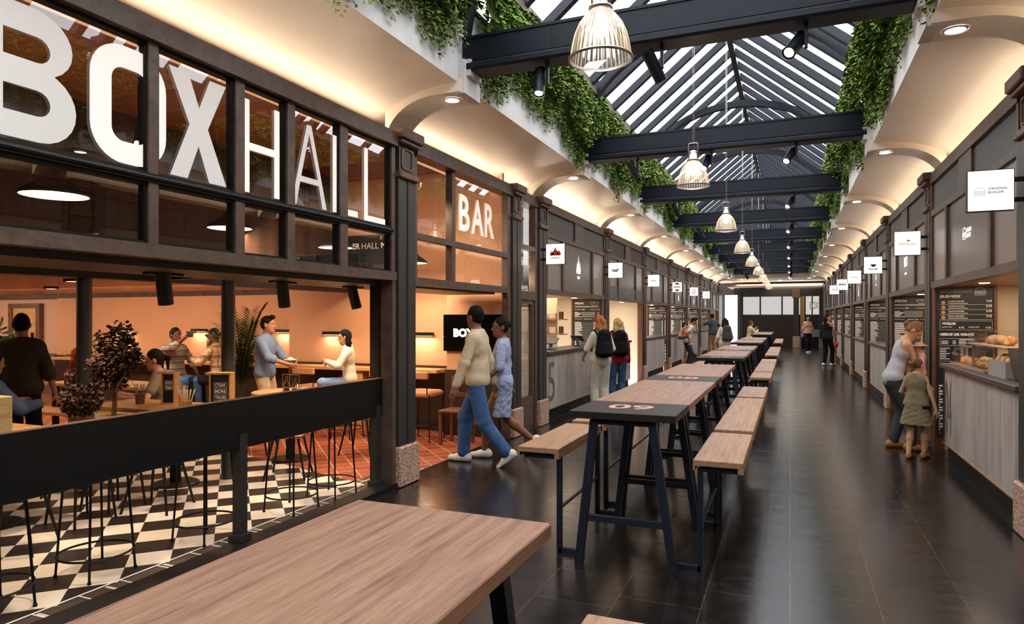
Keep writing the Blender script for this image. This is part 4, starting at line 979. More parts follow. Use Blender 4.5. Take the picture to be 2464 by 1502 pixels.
# general warm light of the room
area('bar_wash_a', (-10.2, 7.2, 2.05), (R(36), 0, 0), 5.5, .25, 85, WARM)
area('bar_wash_b', (-5.9, 6.4, 2.6), (R(36), 0, 0), 2.6, .25, 75, WARM)
area('bar_wash_c', (-10.5, 4.5, 2.05), (0, 0, 0), 5, 4, 85, WARM)
area('bar_wash_d', (-4.1, 6.6, 2.9), (R(30), 0, 0), .9, .5, 32, WARM)
area('bar_wash_e', (-15.5, 7.6, 2.05), (R(35), 0, 0), 3, .3, 55, WARM2)
area('bar_upper', (-5.0, 3.0, 3.0), (R(180), 0, 0), 1.5, 6, 12, WARM)
# ------------------------------------------------------------------ long tables and benches in the hall
TX0, TX1, TZ = -1.34, -.655, 1.01
def comm_table(y0, num, label, length=2.42, strip=True):
    t = thing('communal_table', label, 'table', ((TX0 + TX1) / 2, y0, 0))
    s0 = y0 + (.585 if strip else 0)
    m = MB(); m.bbox(TX0, TX1, s0, y0 + length, TZ - .045, TZ, .004); obj('tabletop', m, M['table'], t)
    if strip:
        m = MB(); m.bbox(TX0 - .002, TX1 + .002, y0, s0, TZ - .046, TZ + .002, .003); st = obj('number_strip', m, M['strip'], t)
        mb = MB()
        # fat flat oval numerals, read from the entrance end
        cx = (TX0 + TX1) / 2 - .005; put_text(mb, num, (cx, y0 + .21, TZ + .002), (1, 0, 0), (0, 1, 0), .22, .30, .02, .001, 0, 'c'); obj('numerals', mb, M['tan_ink'], st)
    for yy in (y0 + .07, y0 + length / 2 - .06, y0 + length / 2 + .07, y0 + length - .07):
        m = MB(); m.box(-1.20, -.80, yy - .02, yy + .02, TZ - .085, TZ - .045); obj('frame_beam', m, M['navy_leg'], t)
        for xt, xb in ((-1.19, -1.295), (-.81, -.675)):
            m = MB(); m.bar((xt, yy, TZ - .06), (xb, yy, .0), .05, .05, (0, 1, 0)); obj('leg', m, M['navy_leg'], t)
        m = MB(); m.box(-1.27, -.71, yy - .018, yy + .018, .285, .325); obj('cross_bar', m, M['navy_leg'], t)
    return t
def comm_bench(side, ya, yb, label, grp=None):
    xa, xb = (-1.765, -1.465) if side < 0 else (-.57, -.268)
    xi, xo, ft = (xb - .012, xa + .03, -1.30) if side < 0 else (xa + .04, xb - .03, -.672)
    t = thing('bench', label, 'bench', ((xa + xb) / 2, ya, 0), grp)
    m = MB(); m.bbox(xa, xb, ya, yb, .682, .722, .004); m.box(xa, xa + .012, ya + .002, yb - .002, .655, .69); m.box(xb - .03, xb, ya + .002, yb - .002, .65, .69); obj('seat', m, M['bench'], t)
    for yy in (ya + .06, yb - .06):
        m = MB(); m.box(xi - .017, xi + .017, yy - .017, yy + .017, 0, .66); obj('leg', m, M['navy_leg'], t)
        m = MB(); m.box(min(xi, xo), max(xi, xo), yy - .018, yy + .018, .64, .682); obj('seat_bracket', m, M['navy_leg'], t)
        m = MB(); m.box(min(xi, ft), max(xi, ft), yy - .017, yy + .017, 0, .032); obj('foot_bar', m, M['navy_leg'], t)
    m = MB(); m.tube([(xi, ya + .06, .30), (xi, yb - .06, .30)], .012, 8); obj('stretcher', m, M['navy_leg'], t)
    return t
comm_table(4.22, '09', 'tall oak communal table with dark end strip numbered 09'); comm_table(6.645, '08', 'tall oak communal table with dark strip numbered 08', 2.5)
for y0, nums, nm in ((10.6, ('07', '06'), 'second'), (17.2, ('05', '04'), 'third'), (26, ('03', '02'), 'fourth')):
    comm_table(y0, nums[0], 'nearer oak table of the %s table run, dark strip numbered %s' % (nm, nums[0])); comm_table(y0 + 2.425, nums[1], 'farther oak table of the %s table run, dark strip numbered %s' % (nm, nums[1]), 2.5)
comm_table(-.55, '10', 'big oak tabletop filling the bottom foreground', 2.44, False)
for g, (y0, nm) in enumerate(((4.22, 'first'), (10.6, 'second'), (17.2, 'third'), (26., 'fourth'))):
    for s in (-1, 1):
        sd = 'left' if s < 0 else 'right'
        for j, (a, b) in enumerate(((.15, 1.26), (1.42, 3.75), (3.88, 5.08))):
            comm_bench(s, y0 + a, y0 + b, '%s oak bench on the %s side of the %s table run' % (('nearest short', 'long middle', 'farthest short')[j], sd, nm))
comm_bench(1, .6, 1.975, 'oak bench whose corner shows at the bottom edge of the view')

# ------------------------------------------------------------------ ribbed glass bell pendants down the hall
def lamp_glass():
    k = NT('ribbed_lamp_glass'); tr = k.node('ShaderNodeBsdfTransparent'); tr.inputs['Color'].default_value = (1, .93, .82, 1)
    tl = k.node('ShaderNodeBsdfTranslucent'); tl.inputs['Color'].default_value = (1, .9, .77, 1)
    gl = k.node('ShaderNodeBsdfGlossy'); gl.inputs['Roughness'].default_value = .15
    tc = k.node('ShaderNodeTexCoord'); sp = k.node('ShaderNodeSeparateXYZ'); k.link(tc.outputs['Object'], sp.inputs[0])
    at = k.node('ShaderNodeMath', operation='ARCTAN2'); k.link(sp.outputs[1], at.inputs[0]); k.link(sp.outputs[0], at.inputs[1])
    mu = k.node('ShaderNodeMath', operation='MULTIPLY'); mu.inputs[1].default_value = 40; k.link(at.outputs[0], mu.inputs[0])
    sn = k.node('ShaderNodeMath', operation='SINE'); k.link(mu.outputs[0], sn.inputs[0])
    f = k.ramp(sn.outputs[0], [(0, (.12,) * 3), (.45, (.25,) * 3), (.7, (.75,) * 3), (1, (.85,) * 3)])
    a = k.node('ShaderNodeMixShader'); k.link(f, a.inputs[0]); k.link(tr.outputs[0], a.inputs[1]); k.link(tl.outputs[0], a.inputs[2])
    b = k.node('ShaderNodeMixShader'); b.inputs[0].default_value = .14; k.link(a.outputs[0], b.inputs[1]); k.link(gl.outputs[0], b.inputs[2])
    k.link(b.outputs[0], k.out.inputs['Surface']); return k.m
M['lampglass'] = lamp_glass()
def bell(x, y, z, label, chain=True):
    t = thing('pendant_lamp', label, 'lamp', (x, y, z), 'ribbed glass bell pendants over the tables')
    prof = [(.163, .0), (.160, .02), (.152, .07), (.138, .13), (.115, .185), (.085, .225), (.062, .25), (.056, .262)]
    n = 120; m = MB(); V = []; F = []
    for r, zz in prof:
        for j in range(n): q = 2 * PI * j / n; rr = r * (1 + (.012 if j % 4 < 2 else -.012)); V.append((x + rr * math.cos(q), y + rr * math.sin(q), z + zz))
    for i in range(len(prof) - 1):
        for j in range(n): F.append((i * n + j, i * n + (j + 1) % n, (i + 1) * n + (j + 1) % n, (i + 1) * n + j))
    m.add(V, F); obj('glass_bell', m, M['lampglass'], t, True)
    m = MB(); m.lathe([(.160, -.006), (.170, -.004), (.170, .008), (.160, .010), (.160, -.006)], (x, y, z), 48); obj('rim', m, M['chrome'], t, True)
    m = MB(); m.lathe([(.058, .255), (.064, .262), (.064, .275), (.045, .28), (.045, .35), (.04, .36), (.02, .37), (.001, .372)], (x, y, z), 32); obj('cap', m, M['chrome'], t, True)
    m = MB(); m.tube([(x - .045, y, z + .27), (x - .047, y, z + .42), (x - .038, y, z + .445), (x + .038, y, z + .445), (x + .047, y, z + .42), (x + .045, y, z + .27)], .007, 8); obj('bail', m, M['chrome'], t, True)
    m = MB(); zc = z + .455; top = RID - .16
    k = int((top - zc) / .035)
    for i in range(k):
        zz = zc + i * .035; a = i % 2
        P = [((x + (.008 * math.cos(q) if a else 0)), (y + (0 if a else .008 * math.cos(q))), zz + .0175 + .021 * math.sin(q)) for q in (0, PI / 3, PI * 2 / 3, PI, PI * 4 / 3, PI * 5 / 3)]
        m.tube(P, .0022, 4, False, True)
    m.tube([(x + .014, y, z + .36), (x + .014, y, top)], .0018, 4); obj('chain', m, M['chrome'], t)
    m = MB(); m.lathe([(.02, .2), (.02, .25)], (x, y, z), 12, True); m.sphere((x, y, z + .155), .034, 14, 10, (1, 1, 1.3)); obj('bulb', m, M['bulb'], t, True)
    point('pendant_bulb', (x, y, z + .10), 1.6, WARM2, .04)
LY = [3.456, 7.156, 11.01, 14.85, 18.7, 22.55, 26.4, 30.25, 34.1]
for i, y in enumerate(LY): bell(X0 if i else -.925, y, 2.985, 'ribbed glass bell pendant on a chain, %s from the front' % ORD[i])

# spotlights fixed under the trusses
def truss_spot(x, y, d, label, lit=True):
    t = thing('track_spotlight', label, 'spotlight', (x, y, 3.88)); d = Vector(d).normalized()
    m = MB(); m.box(x + .06, x + .085, y - .02, y + .02, 3.70, 3.89); obj('stem', m, M['black'], t)
    c = Vector((x, y, 3.74)); b = c + d * .13
    m = MB(); m.tube([c - d * .12, b], .052, 20); m.tube([b, b + d * .02], [.052, .055], 20, False); obj('barrel', m, M['navy'], t, False)
    m = MB(); m.tube([b - d * .003, b + d * .001], .038, 16); obj('lens', m, M['disc'] if lit else M['lampin'], t)
    spot('truss_spot_light', b + d * .03, b + d * 3, 25, NEUT, 50, .6, .03)
for k, y in enumerate(BEAM[2:]):
    truss_spot(-2.07, y - .0, (.05, -.35, -1) if k == 0 else (.5, .35, -1), 'black spotlight under the left end of the %s roof beam' % ORD[k], k == 0)
    truss_spot(.0 if k else .04, y, (-.45, -.75, -.8), 'glowing spotlight under the right half of the %s roof beam' % ORD[k])
    if k in (0, 1): truss_spot(-1.06, y, (.45, .6, -1) if k == 0 else (-.2, -.7, -.8), 'black spotlight under the middle of the %s roof beam' % ORD[k], bool(k))

# ------------------------------------------------------------------ hanging greenery in the skylight troughs
def ivy_mesh(side, L, n, seed, name):
    rr = random.Random(seed); m = MB(); xin = X0 + side * 1.87
    def low(y): return 4.22 + .13 * math.sin(y * 1.7 + seed) + .09 * math.sin(y * 4.3 + 2 * seed) + .05 * math.sin(y * 9 + seed)
    def leaf(x, y, z, s, c):
        a = rr.uniform(0, 2 * PI); d = Vector((-side * .5 + .6 * math.cos(a), .85 * math.sin(a), -.7 + .9 * rr.random())); nn = Vector((-side * .8, .5 * rr.uniform(-1, 1), .7)); m.cur = c
        m.leaf(Vector((x, y, z)), d, nn, .050 * s, .043 * s)
    for i in range(n):      # the bushy body: bulges over the ledge, thinner towards its ragged foot
        y = rr.uniform(0, L); lo = low(y); u = rr.random() ** .85; z = lo + (5.0 + .05 * math.sin(y * 6 + seed) - lo) * u
        t = (z - lo) / (5. - lo); bulge = .05 + .25 * math.sin(PI * min(1, .15 + .8 * t)) ** .8 + .03 * math.sin(y * 7 + z * 9)
        q = 1 - rr.random() ** 2 * .9; x = xin - side * bulge * q
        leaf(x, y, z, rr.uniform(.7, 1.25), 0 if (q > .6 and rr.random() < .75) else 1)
    for i in range(n // 14):   # loose trailing ends
        y = rr.uniform(.03, L - .03); z = low(y) + .06; x = xin - side * rr.uniform(.01, .1)
        for j in range(rr.randint(2, 11)):
            z -= rr.uniform(.025, .045); y += rr.uniform(-.015, .015); leaf(x, y, z, rr.uniform(.55, .9), rr.randint(0, 1))
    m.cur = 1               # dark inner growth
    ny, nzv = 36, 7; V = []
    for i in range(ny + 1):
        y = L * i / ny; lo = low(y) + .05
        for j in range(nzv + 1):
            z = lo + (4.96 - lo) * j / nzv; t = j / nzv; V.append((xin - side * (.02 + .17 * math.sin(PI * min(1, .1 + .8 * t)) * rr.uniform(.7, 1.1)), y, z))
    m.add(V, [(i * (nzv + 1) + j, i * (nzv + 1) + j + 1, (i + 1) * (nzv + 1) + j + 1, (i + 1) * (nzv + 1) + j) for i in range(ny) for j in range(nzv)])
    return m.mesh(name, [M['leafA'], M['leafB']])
IV = {}
for side in (-1, 1):
    sd = 'left' if side < 0 else 'right'
    for k in range(10):
        ya, yb = BEAM[k] if k else BEAM[0], BEAM[k + 1] if k < 10 else 0
        if k == 0: continue
        v = k if k < 4 else 2 + k % 2
        if (side, v) not in IV: IV[(side, v)] = ivy_mesh(side, 3.62, 8200 if k < 4 else 4200, v * 3 + side, 'foliage')
        t = thing('hanging_plant', 'trailing green ivy hanging from the %s skylight ledge, %s stretch from the front' % (sd, ORD[k - 1]), 'plant', (0, ya + .115, 0))
        o = bpy.data.objects.new('foliage', IV[(side, v)]); COL.objects.link(o); o.parent = t; o.location = (0, 0, 0)
        m = MB(); xa = X0 + side * 1.88; m.box(xa, xa + side * .14, ya + .12, ya + 3.72, 4.50, 4.60); obj('trough', m, M['black'], t)
# ------------------------------------------------------------------ furniture and plants inside the bar
def hi_stool(x, y, label, seat=.70, a=.155):
    t = thing('bar_stool', label, 'stool', (x, y, 0), 'slim wire stools behind the barrier')
    m = MB(); m.lathe([(.001, seat - .03), (.17, seat - .03), (.175, seat - .015), (.17, seat), (.001, seat)], (x, y, 0), 24); obj('seat', m, M['walnut'], t, False)
    for sx in (-1, 1):
        for sy in (-1, 1):
            m = MB(); m.tube([(x + sx * .12, y + sy * .12, seat - .02), (x + sx * a, y + sy * a, 0)], .0075, 8); m.lathe([(.011, 0), (.011, .02)], (x + sx * a, y + sy * a, 0), 8, True); obj('leg', m, M['black'], t)
    m = MB(); m.tube([(x + .212 * math.cos(2 * PI * i / 32), y + .212 * math.sin(2 * PI * i / 32), .14) for i in range(32)], .007, 6, False, True); obj('foot_ring', m, M['black'], t)
    return t
for i, (x, y) in enumerate(((-4.06, 2.30), (-4.07, 2.93), (-3.97, 3.70), (-3.89, 4.53), (-3.86, 5.03))): hi_stool(x, y, 'slim black wire stool behind the barrier, %s from the left' % ['first', 'second', 'third', 'fourth', 'fifth'][i])
hi_stool(-5.52, 7.52, 'wire stool under the seated woman in white', .62)
hi_stool(-9.28, 8.05, 'wire stool under the man raising a phone', .62); hi_stool(-8.6, 8.36, 'wire stool under the man in cream plaid', .62); 
def low_stool(x, y, rz, label, s=.45):
    t = thing('low_stool', label, 'stool', (x, y, 0), 'splay-legged stools around the bar tables')
    m = MB(); m.bbox(x - .17, x + .17, y - .17, y + .17, s - .035, s, .01); obj('seat', m, M['walnut'], t)
    for sx in (-1, 1):
        for sy in (-1, 1):
            m = MB(); m.tube([(x + sx * .12, y + sy * .12, s - .03), (x + sx * .2, y + sy * .2, 0)], [.013, .01], 8); obj('leg', m, M['black'], t)
    t.rotation_euler.z = rz; return t
for i, (x, y, r, lb) in enumerate(((-4.95, 4.12, .3, 'nearest splay-legged stool in front of the rectangular table'), (-6.0, 4.15, .1, 'splay-legged stool at the left end of the rectangular table'), (-4.72, 5.45, .5, 'splay-legged stool between the rectangular and the round table'), (-4.75, 6.75, .2, 'splay-legged stool behind the round table'), (-5.95, 6.3, .4, 'splay-legged stool left of the round table'), (-5.0, 3.0, .6, 'splay-legged stool in front of the shrub table'), (-6.42, 5.5, 0, 'splay-legged stool under the woman behind the shrub'))): low_stool(x, y, r, lb)
def plant_stand(x, y, z, label):
    t = thing('plant_stand', label, 'plant stand', (x, y, 0)); m = MB(); m.bbox(x - .16, x + .16, y - .16, y + .16, z - .03, z, .006); obj('shelf', m, M['walnut'], t)
    for sx in (-1, 1):
        for sy in (-1, 1):
            m = MB(); m.tube([(x + sx * .12, y + sy * .12, z - .03), (x + sx * .17, y + sy * .17, 0)], .01, 8); obj('leg', m, M['black'], t)
plant_stand(-5.34, 4.0, .60, 'slim dark-legged stand under the tall burgundy shrub'); plant_stand(-5.20, 3.62, .60, 'slim dark-legged stand under the low burgundy shrub')
def pedestal_table(x, y, lx, ly, z, label, rnd=False):
    t = thing('pedestal_table', label, 'table', (x, y, 0))
    m = MB()
    if rnd: m.lathe([(.001, z - .035), (lx, z - .035), (lx, z), (.001, z)], (x, y, 0), 40)
    else: m.bbox(x - lx, x + lx, y - ly, y + ly, z - .04, z, .004)
    obj('tabletop', m, M['oak'], t)
    m = MB(); m.box(x - .035, x + .035, y - .035, y + .035, .02, z - .03); obj('stem', m, M['black'], t)
    m = MB(); m.lathe([(.001, .0), (.21, 0), (.215, .012), (.2, .022), (.04, .03), (.001, .03)], (x, y, 0), 36); obj('base', m, M['black'], t)
    return t
pedestal_table(-5.54, 4.80, .92, .30, .76, 'rectangular timber bar table carrying menu caddies'); pedestal_table(-5.75, 3.28, .40, .40, .72, 'small timber table behind the barrier at the left edge'); pedestal_table(-5.28, 6.13, .42, .42, .78, 'round timber bar table carrying the bottle rack', True)
t = thing('bar_table', 'long timber table beside the red-haired woman', 'table', (-8.5, 6.25, 0))
m = MB(); m.bbox(-9.3, -7.5, 5.95, 6.6, .71, .75); obj('tabletop', m, M['oak'], t)
for x, y in ((-9.2, 6.05), (-7.6, 6.05), (-9.2, 6.5), (-7.6, 6.5)):
    m = MB(); m.box(x - .03, x + .03, y - .03, y + .03, 0, .71); obj('leg', m, M['black'], t)
t = thing('bar_bench', 'timber bench under the red-haired woman', 'bench', (-8.5, 5.7, 0))
m = MB(); m.bbox(-9.3, -7.4, 5.5, 5.86, .41, .45); obj('seat', m, M['oak'], t)
for x in (-9.2, -8.2, -7.5):
    m = MB(); m.box(x - .03, x + .03, 5.56, 5.62, 0, .41); obj('leg', m, M['black'], t)
t = thing('wood_box', 'pale oak box-shaped table end at the far left edge', 'table', (-4.1, 2.15, 0)); m = MB(); m.bbox(-4.35, -3.86, 1.98, 2.31, 1.0, 1.20); obj('block', m, M['oak'], t)
for x_ in (-4.33,):
    m = MB(); m.box(x_ - .012, x_ + .012, 1.99, 2.01, 0, 1.0); obj('leg', m, M['black'], t)
# upholstered bar chairs
def bar_chair(x, y, rz, label, s=.66):
    t = thing('bar_chair', label, 'chair', (x, y, 0), 'tan padded bar chairs')
    m = MB(); m.bbox(x - .2, x + .2, y - .2, y + .2, s - .08, s, .03); obj('seat', m, M['bun_leather'], t)
    m = MB(); m.bbox(x - .19, x + .19, y + .19, y + .235, s + .16, s + .26, .02); obj('backrest', m, M['bun_leather'], t)
    for sx in (-1, 1):
        for sy in (-1, 1):
            m = MB(); m.tube([(x + sx * .19, y + sy * .19, s - .05), (x + sx * .2, y + sy * .2, 0)], .008, 8); obj('leg', m, M['black'], t)
        m = MB(); m.tube([(x + sx * .17, y + .21, s - .04), (x + sx * .17, y + .215, s + .22)], .008, 8); obj('back_post', m, M['black'], t)
    m = MB()
    for a_ in ((-1, -1, 1, -1), (1, -1, 1, 1), (1, 1, -1, 1), (-1, 1, -1, -1)): m.tube([(x + a_[0] * .195, y + a_[1] * .195, .22), (x + a_[2] * .195, y + a_[3] * .195, .22)], .006, 6)
    obj('foot_rail', m, M['black'], t)
    t.rotation_euler.z = rz; return t
M['bun_leather'] = mat('tan_leather', 'c98f60', .5)
bar_chair(-4.5, 7.8, PI, 'tan padded bar chair beside the television wall'); bar_chair(-5.02, 7.8, PI, 'tan padded bar chair right of the seated woman in white'); bar_chair(-6.35, 7.85, PI, 'tan padded bar chair between the two people talking')
t = thing('wooden_chair', 'red-brown wooden chair behind the walking couple', 'chair', (-3.95, 7.7, 0))
m = MB(); m.bbox(-4.12, -3.76, 7.5, 7.85, .42, .45); obj('seat', m, M['walnut'], t)
for x in (-4.1, -3.79):
    m = MB(); m.bar((x, 7.53, 0), (x, 7.53, .42), .035, .035); obj('leg', m, M['walnut'], t); m = MB(); m.bar((x, 7.83, 0), (x, 7.87, .86), .035, .035); obj('back_leg', m, M['walnut'], t)
m = MB(); m.bar((-4.1, 7.87, .8), (-3.79, 7.87, .8), .03, .07); m.bar((-4.1, 7.86, .62), (-3.79, 7.86, .62), .03, .05); obj('backrest', m, M['walnut'], t)

# table-top things
def caddy(x, y, z, lines, label, w=.17, hgt=.28):
    t = thing('menu_caddy', label, 'menu holder', (x, y, z), 'wooden menu caddies on the bar tables')
    m = MB(); m.box(x - w / 2 - .012, x + w / 2 + .012, y - .05, y + .05, z, z + .012); m.box(x - w / 2 - .012, x - w / 2, y - .05, y + .05, z, z + hgt); m.box(x + w / 2, x + w / 2 + .012, y - .05, y + .05, z, z + hgt); m.box(x - w / 2 - .05, x + w / 2 + .012, y - .05, y + .05, z + hgt, z + hgt + .015); obj('holder', m, M['oak'], t)
    m = MB(); m.box(x - w / 2, x + w / 2, y - .03, y - .02, z + .012, z + hgt - .005); obj('board', m, M['ink'], t)
    mb = MB(); O = (x - w / 2, y - .031, z)
    for i, s in enumerate(lines):
        put_text(mb, s, (x, y - .031, z + hgt * (.66 - .17 * i)), EX, EZ, hgt * .09, w * .6, .03, .001, 0, 'c'); frame_lines(mb, O, EX, EZ, w * .14, w * .86, hgt * (.63 - .17 * i), hgt * (.775 - .17 * i), .0025, .001)
    obj('lettering', mb, M['paint_white'], t)
    t.rotation_euler.z = R(22); return t
caddy(-4.86, 4.72, .76, ['CTEAK', 'MORE', 'TRUES'], 'wooden caddy with a black board lettered in three white boxes, right end of the table', .17, .34)
caddy(-5.75, 4.92, .76, ['GOOD', 'TIMES'], 'wooden caddy with a black label in the middle of the table', .11, .3)
t = caddy(-8.05, 6.1, .75, ['STEAK'], 'small caddy with a black board beside the red-haired woman', .13, .2)
def cup_of_sticks(x, y, z, label, n, r, hgt, cm, sm):
    t = thing('cutlery_cup', label, 'cup', (x, y, z)); m = MB(); m.lathe([(r * .9, 0), (r, hgt * .5), (r, hgt * .5)], (x, y, z), 16, True); obj('cup', m, M[cm], t)
    rr = random.Random(n + int(x * 100))
    for i in range(n):
        a = rr.uniform(0, 6.28); q = rr.uniform(.2, .85) * r; m = MB(); m.tube([(x + q * .6 * math.cos(a), y + q * .6 * math.sin(a), z + .02), (x + q * 1.9 * math.cos(a), y + q * 1.9 * math.sin(a), z + hgt)], .0035, 5); obj('stick', m, M[sm], t)
    return t
cup_of_sticks(-5.12, 4.56, .76, 'cup bristling with pale wrapped straws on the table', 16, .045, .20, 'kraft', 'cream'); cup_of_sticks(-5.5, 4.85, .76, 'glass of pale straws beside the dark menu caddy', 9, .04, .2, 'kraft', 'cream'); cup_of_sticks(-6.0, 4.78, .76, 'small cutlery tin near the seated woman', 7, .045, .2, 'bark', 'chrome'); cup_of_sticks(-5.42, 8.34, .90, 'dark cup of cutlery on the wall counter', 4, .03, .14, 'ink', 'chrome')
t = thing('bottle_rack', 'square bottle rack with clear bottles on the round table', 'rack', (-5.12, 5.95, .78))
m = MB(); m.box(-5.24, -5.0, 5.87, 6.03, .78, .795); obj('tray', m, M['bark'], t)
m = MB()
for a in (-5.235, -5.005): m.tube([(a, 5.95, .79), (a, 5.95, .99)], .004, 6)
m.tube([(-5.235, 5.95, .99), (-5.005, 5.95, .99)], .004, 6); obj('handle', m, M['chrome'], t)
for i, (x, hh) in enumerate(((-5.18, .15), (-5.06, .13))):
    s = thing('bottle', 'clear %s bottle standing in the rack' % ('taller' if i == 0 else 'shorter'), 'bottle', (x, 5.95, .795)); m = MB(); m.lathe([(.001, 0), (.035, 0), (.036, hh * .6), (.014, hh * .8), (.013, hh), (.001, hh)], (x, 5.95, .795), 18); obj('glass', m, M['clear'], s, True)
    m = MB(); m.lathe([(.016, hh), (.016, hh + .025)], (x, 5.95, .795), 12, True); obj('cap', m, M['walnut'], s); m = MB(); m.lathe([(.033, .01), (.034, hh * .35)], (x, 5.95, .795), 16, True); obj('contents', m, M['walnut'], s)
t = thing('glass_tumbler', 'clear tumbler on the round table next to the bottle rack', 'glass', (-4.97, 5.9, .78)); m = MB(); m.lathe([(.001, .004), (.03, .004), (.036, .11), (.033, .11), (.028, .01), (.001, .01)], (-4.97, 5.9, .78), 20); obj('glass', m, M['clear'], t, True)

# plants
def leafy(m, c, r, n, L, W, rr, shell=.55):
    for i in range(n):
        d = Vector((rr.gauss(0, 1), rr.gauss(0, 1), rr.gauss(0, 1))).normalized(); q = shell + (1 - shell) * rr.random()
        p = Vector((c[0] + d.x * r[0] * q, c[1] + d.y * r[1] * q, c[2] + d.z * r[2] * q)); dd = (d + Vector((rr.uniform(-.8, .8), rr.uniform(-.8, .8), rr.uniform(-.9, .2)))).normalized()
        m.leaf(p, dd, Vector((rr.uniform(-1, 1), rr.uniform(-1, 1), 1)), L * rr.uniform(.7, 1.2), W * rr.uniform(.7, 1.2))
rr = random.Random(3)
sx, sy = -5.34, 4.0
t = thing('potted_shrub', 'tall burgundy leaved shrub in front of the steel post', 'plant', (sx, sy, .60))
m = MB(); m.lathe([(.10, 0), (.12, .02), (.14, .16), (.145, .18), (.13, .18)], (sx, sy, .60), 24, True); obj('pot', m, M['pot'], t)
m = MB(); m.tube([(sx, sy, .72), (sx + .02, sy, 1.0), (sx - .05, sy, 1.12), (sx - .1, sy + .02, 1.25)], [.02, .018, .012, .008], 8); m.tube([(sx + .02, sy, 1.0), (sx + .10, sy + .03, 1.14), (sx + .13, sy, 1.32), (sx + .16, sy, 1.5)], [.014, .011, .008, .005], 8); m.tube([(sx + .01, sy, .98), (sx + .12, sy - .05, 1.06), (sx + .2, sy - .06, 1.12)], [.01, .008, .005], 6); obj('stem', m, M['bark'], t)
m = MB(); leafy(m, (sx - .06, sy, 1.23), (.17, .16, .17), 560, .036, .034, rr, .35); leafy(m, (sx + .07, sy + .02, 1.28), (.17, .16, .15), 480, .036, .034, rr, .35); leafy(m, (sx - .08, sy, 1.42), (.1, .1, .1), 170, .036, .034, rr, .3); leafy(m, (sx + .15, sy, 1.5), (.07, .06, .08), 90, .036, .034, rr, .2); leafy(m, (sx + .03, sy, 1.55), (.05, .05, .04), 40, .036, .034, rr, .2); leafy(m, (sx + .17, sy, 1.36), (.09, .09, .08), 130, .036, .034, rr); leafy(m, (sx - .06, sy + .02, 1.08), (.16, .15, .06), 130, .036, .034, rr); obj('foliage', m, M['leafC'], t)
sx, sy = -5.20, 3.62
t = thing('potted_shrub', 'low bushy burgundy shrub below the taller one', 'plant', (sx, sy, .60)); m = MB(); m.lathe([(.07, 0), (.09, .24), (.085, .24)], (sx, sy, .60), 20, True); obj('pot', m, M['pot'], t)
m = MB(); leafy(m, (sx, sy, .97), (.15, .14, .13), 560, .034, .03, rr); obj('foliage', m, M['leafC'], t)
sx, sy = -7.2, 7.35
t = thing('potted_palm', 'green feathery palm behind the man in the blue shirt', 'plant', (sx, sy, 0)); m = MB(); m.lathe([(.15, 0), (.2, .05), (.22, .38), (.2, .4)], (sx, sy, 0), 24, True); obj('pot', m, M['char'], t)
for i in range(16):
    a = 2 * PI * i / 16 + rr.uniform(-.2, .2); ln = rr.uniform(1.1, 1.7); sp_ = rr.uniform(.12, .46); pts = []
    for j in range(9): q = j / 8; pts.append(Vector((sx + math.cos(a) * sp_ * q ** 1.6, sy + math.sin(a) * sp_ * q ** 1.6, .4 + ln * (q * 1.05 - .38 * q ** 3 * sp_ / .5))))
    m = MB(); m.tube(pts, [.011 - .001 * j for j in range(9)], 5)
    for j in range(26):
        q = .22 + .78 * j / 25; f_ = q * 8; i0 = min(7, int(f_)); p = pts[i0].lerp(pts[i0 + 1], f_ - i0); d = (pts[i0 + 1] - pts[i0]).normalized(); sd_ = d.cross(Vector((0, 0, 1))).normalized()
        for s in (-1, 1): m.leaf(p, (d * .75 + sd_ * s * .8 + Vector((0, 0, -.25))).normalized(), Vector((0, 0, 1)), .26 * (1 - .55 * abs(q - .5)), .022)
    obj('frond', m, M['leafD'], t)
sx, sy = -9.9, 5.5
t = thing('potted_plant', 'large green leafed plant behind the man in the dark olive jacket', 'plant', (sx, sy, 0)); m = MB(); m.lathe([(.16, 0), (.2, .4), (.18, .4)], (sx, sy, 0), 20, True); obj('pot', m, M['char'], t)
m = MB(); m.tube([(sx, sy, .4), (sx, sy, 1.2)], .02, 6); obj('stem', m, M['bark'], t); m = MB(); leafy(m, (sx, sy, 1.15), (.38, .38, .5), 260, .2, .14, rr, .3); obj('foliage', m, M['leafD'], t)

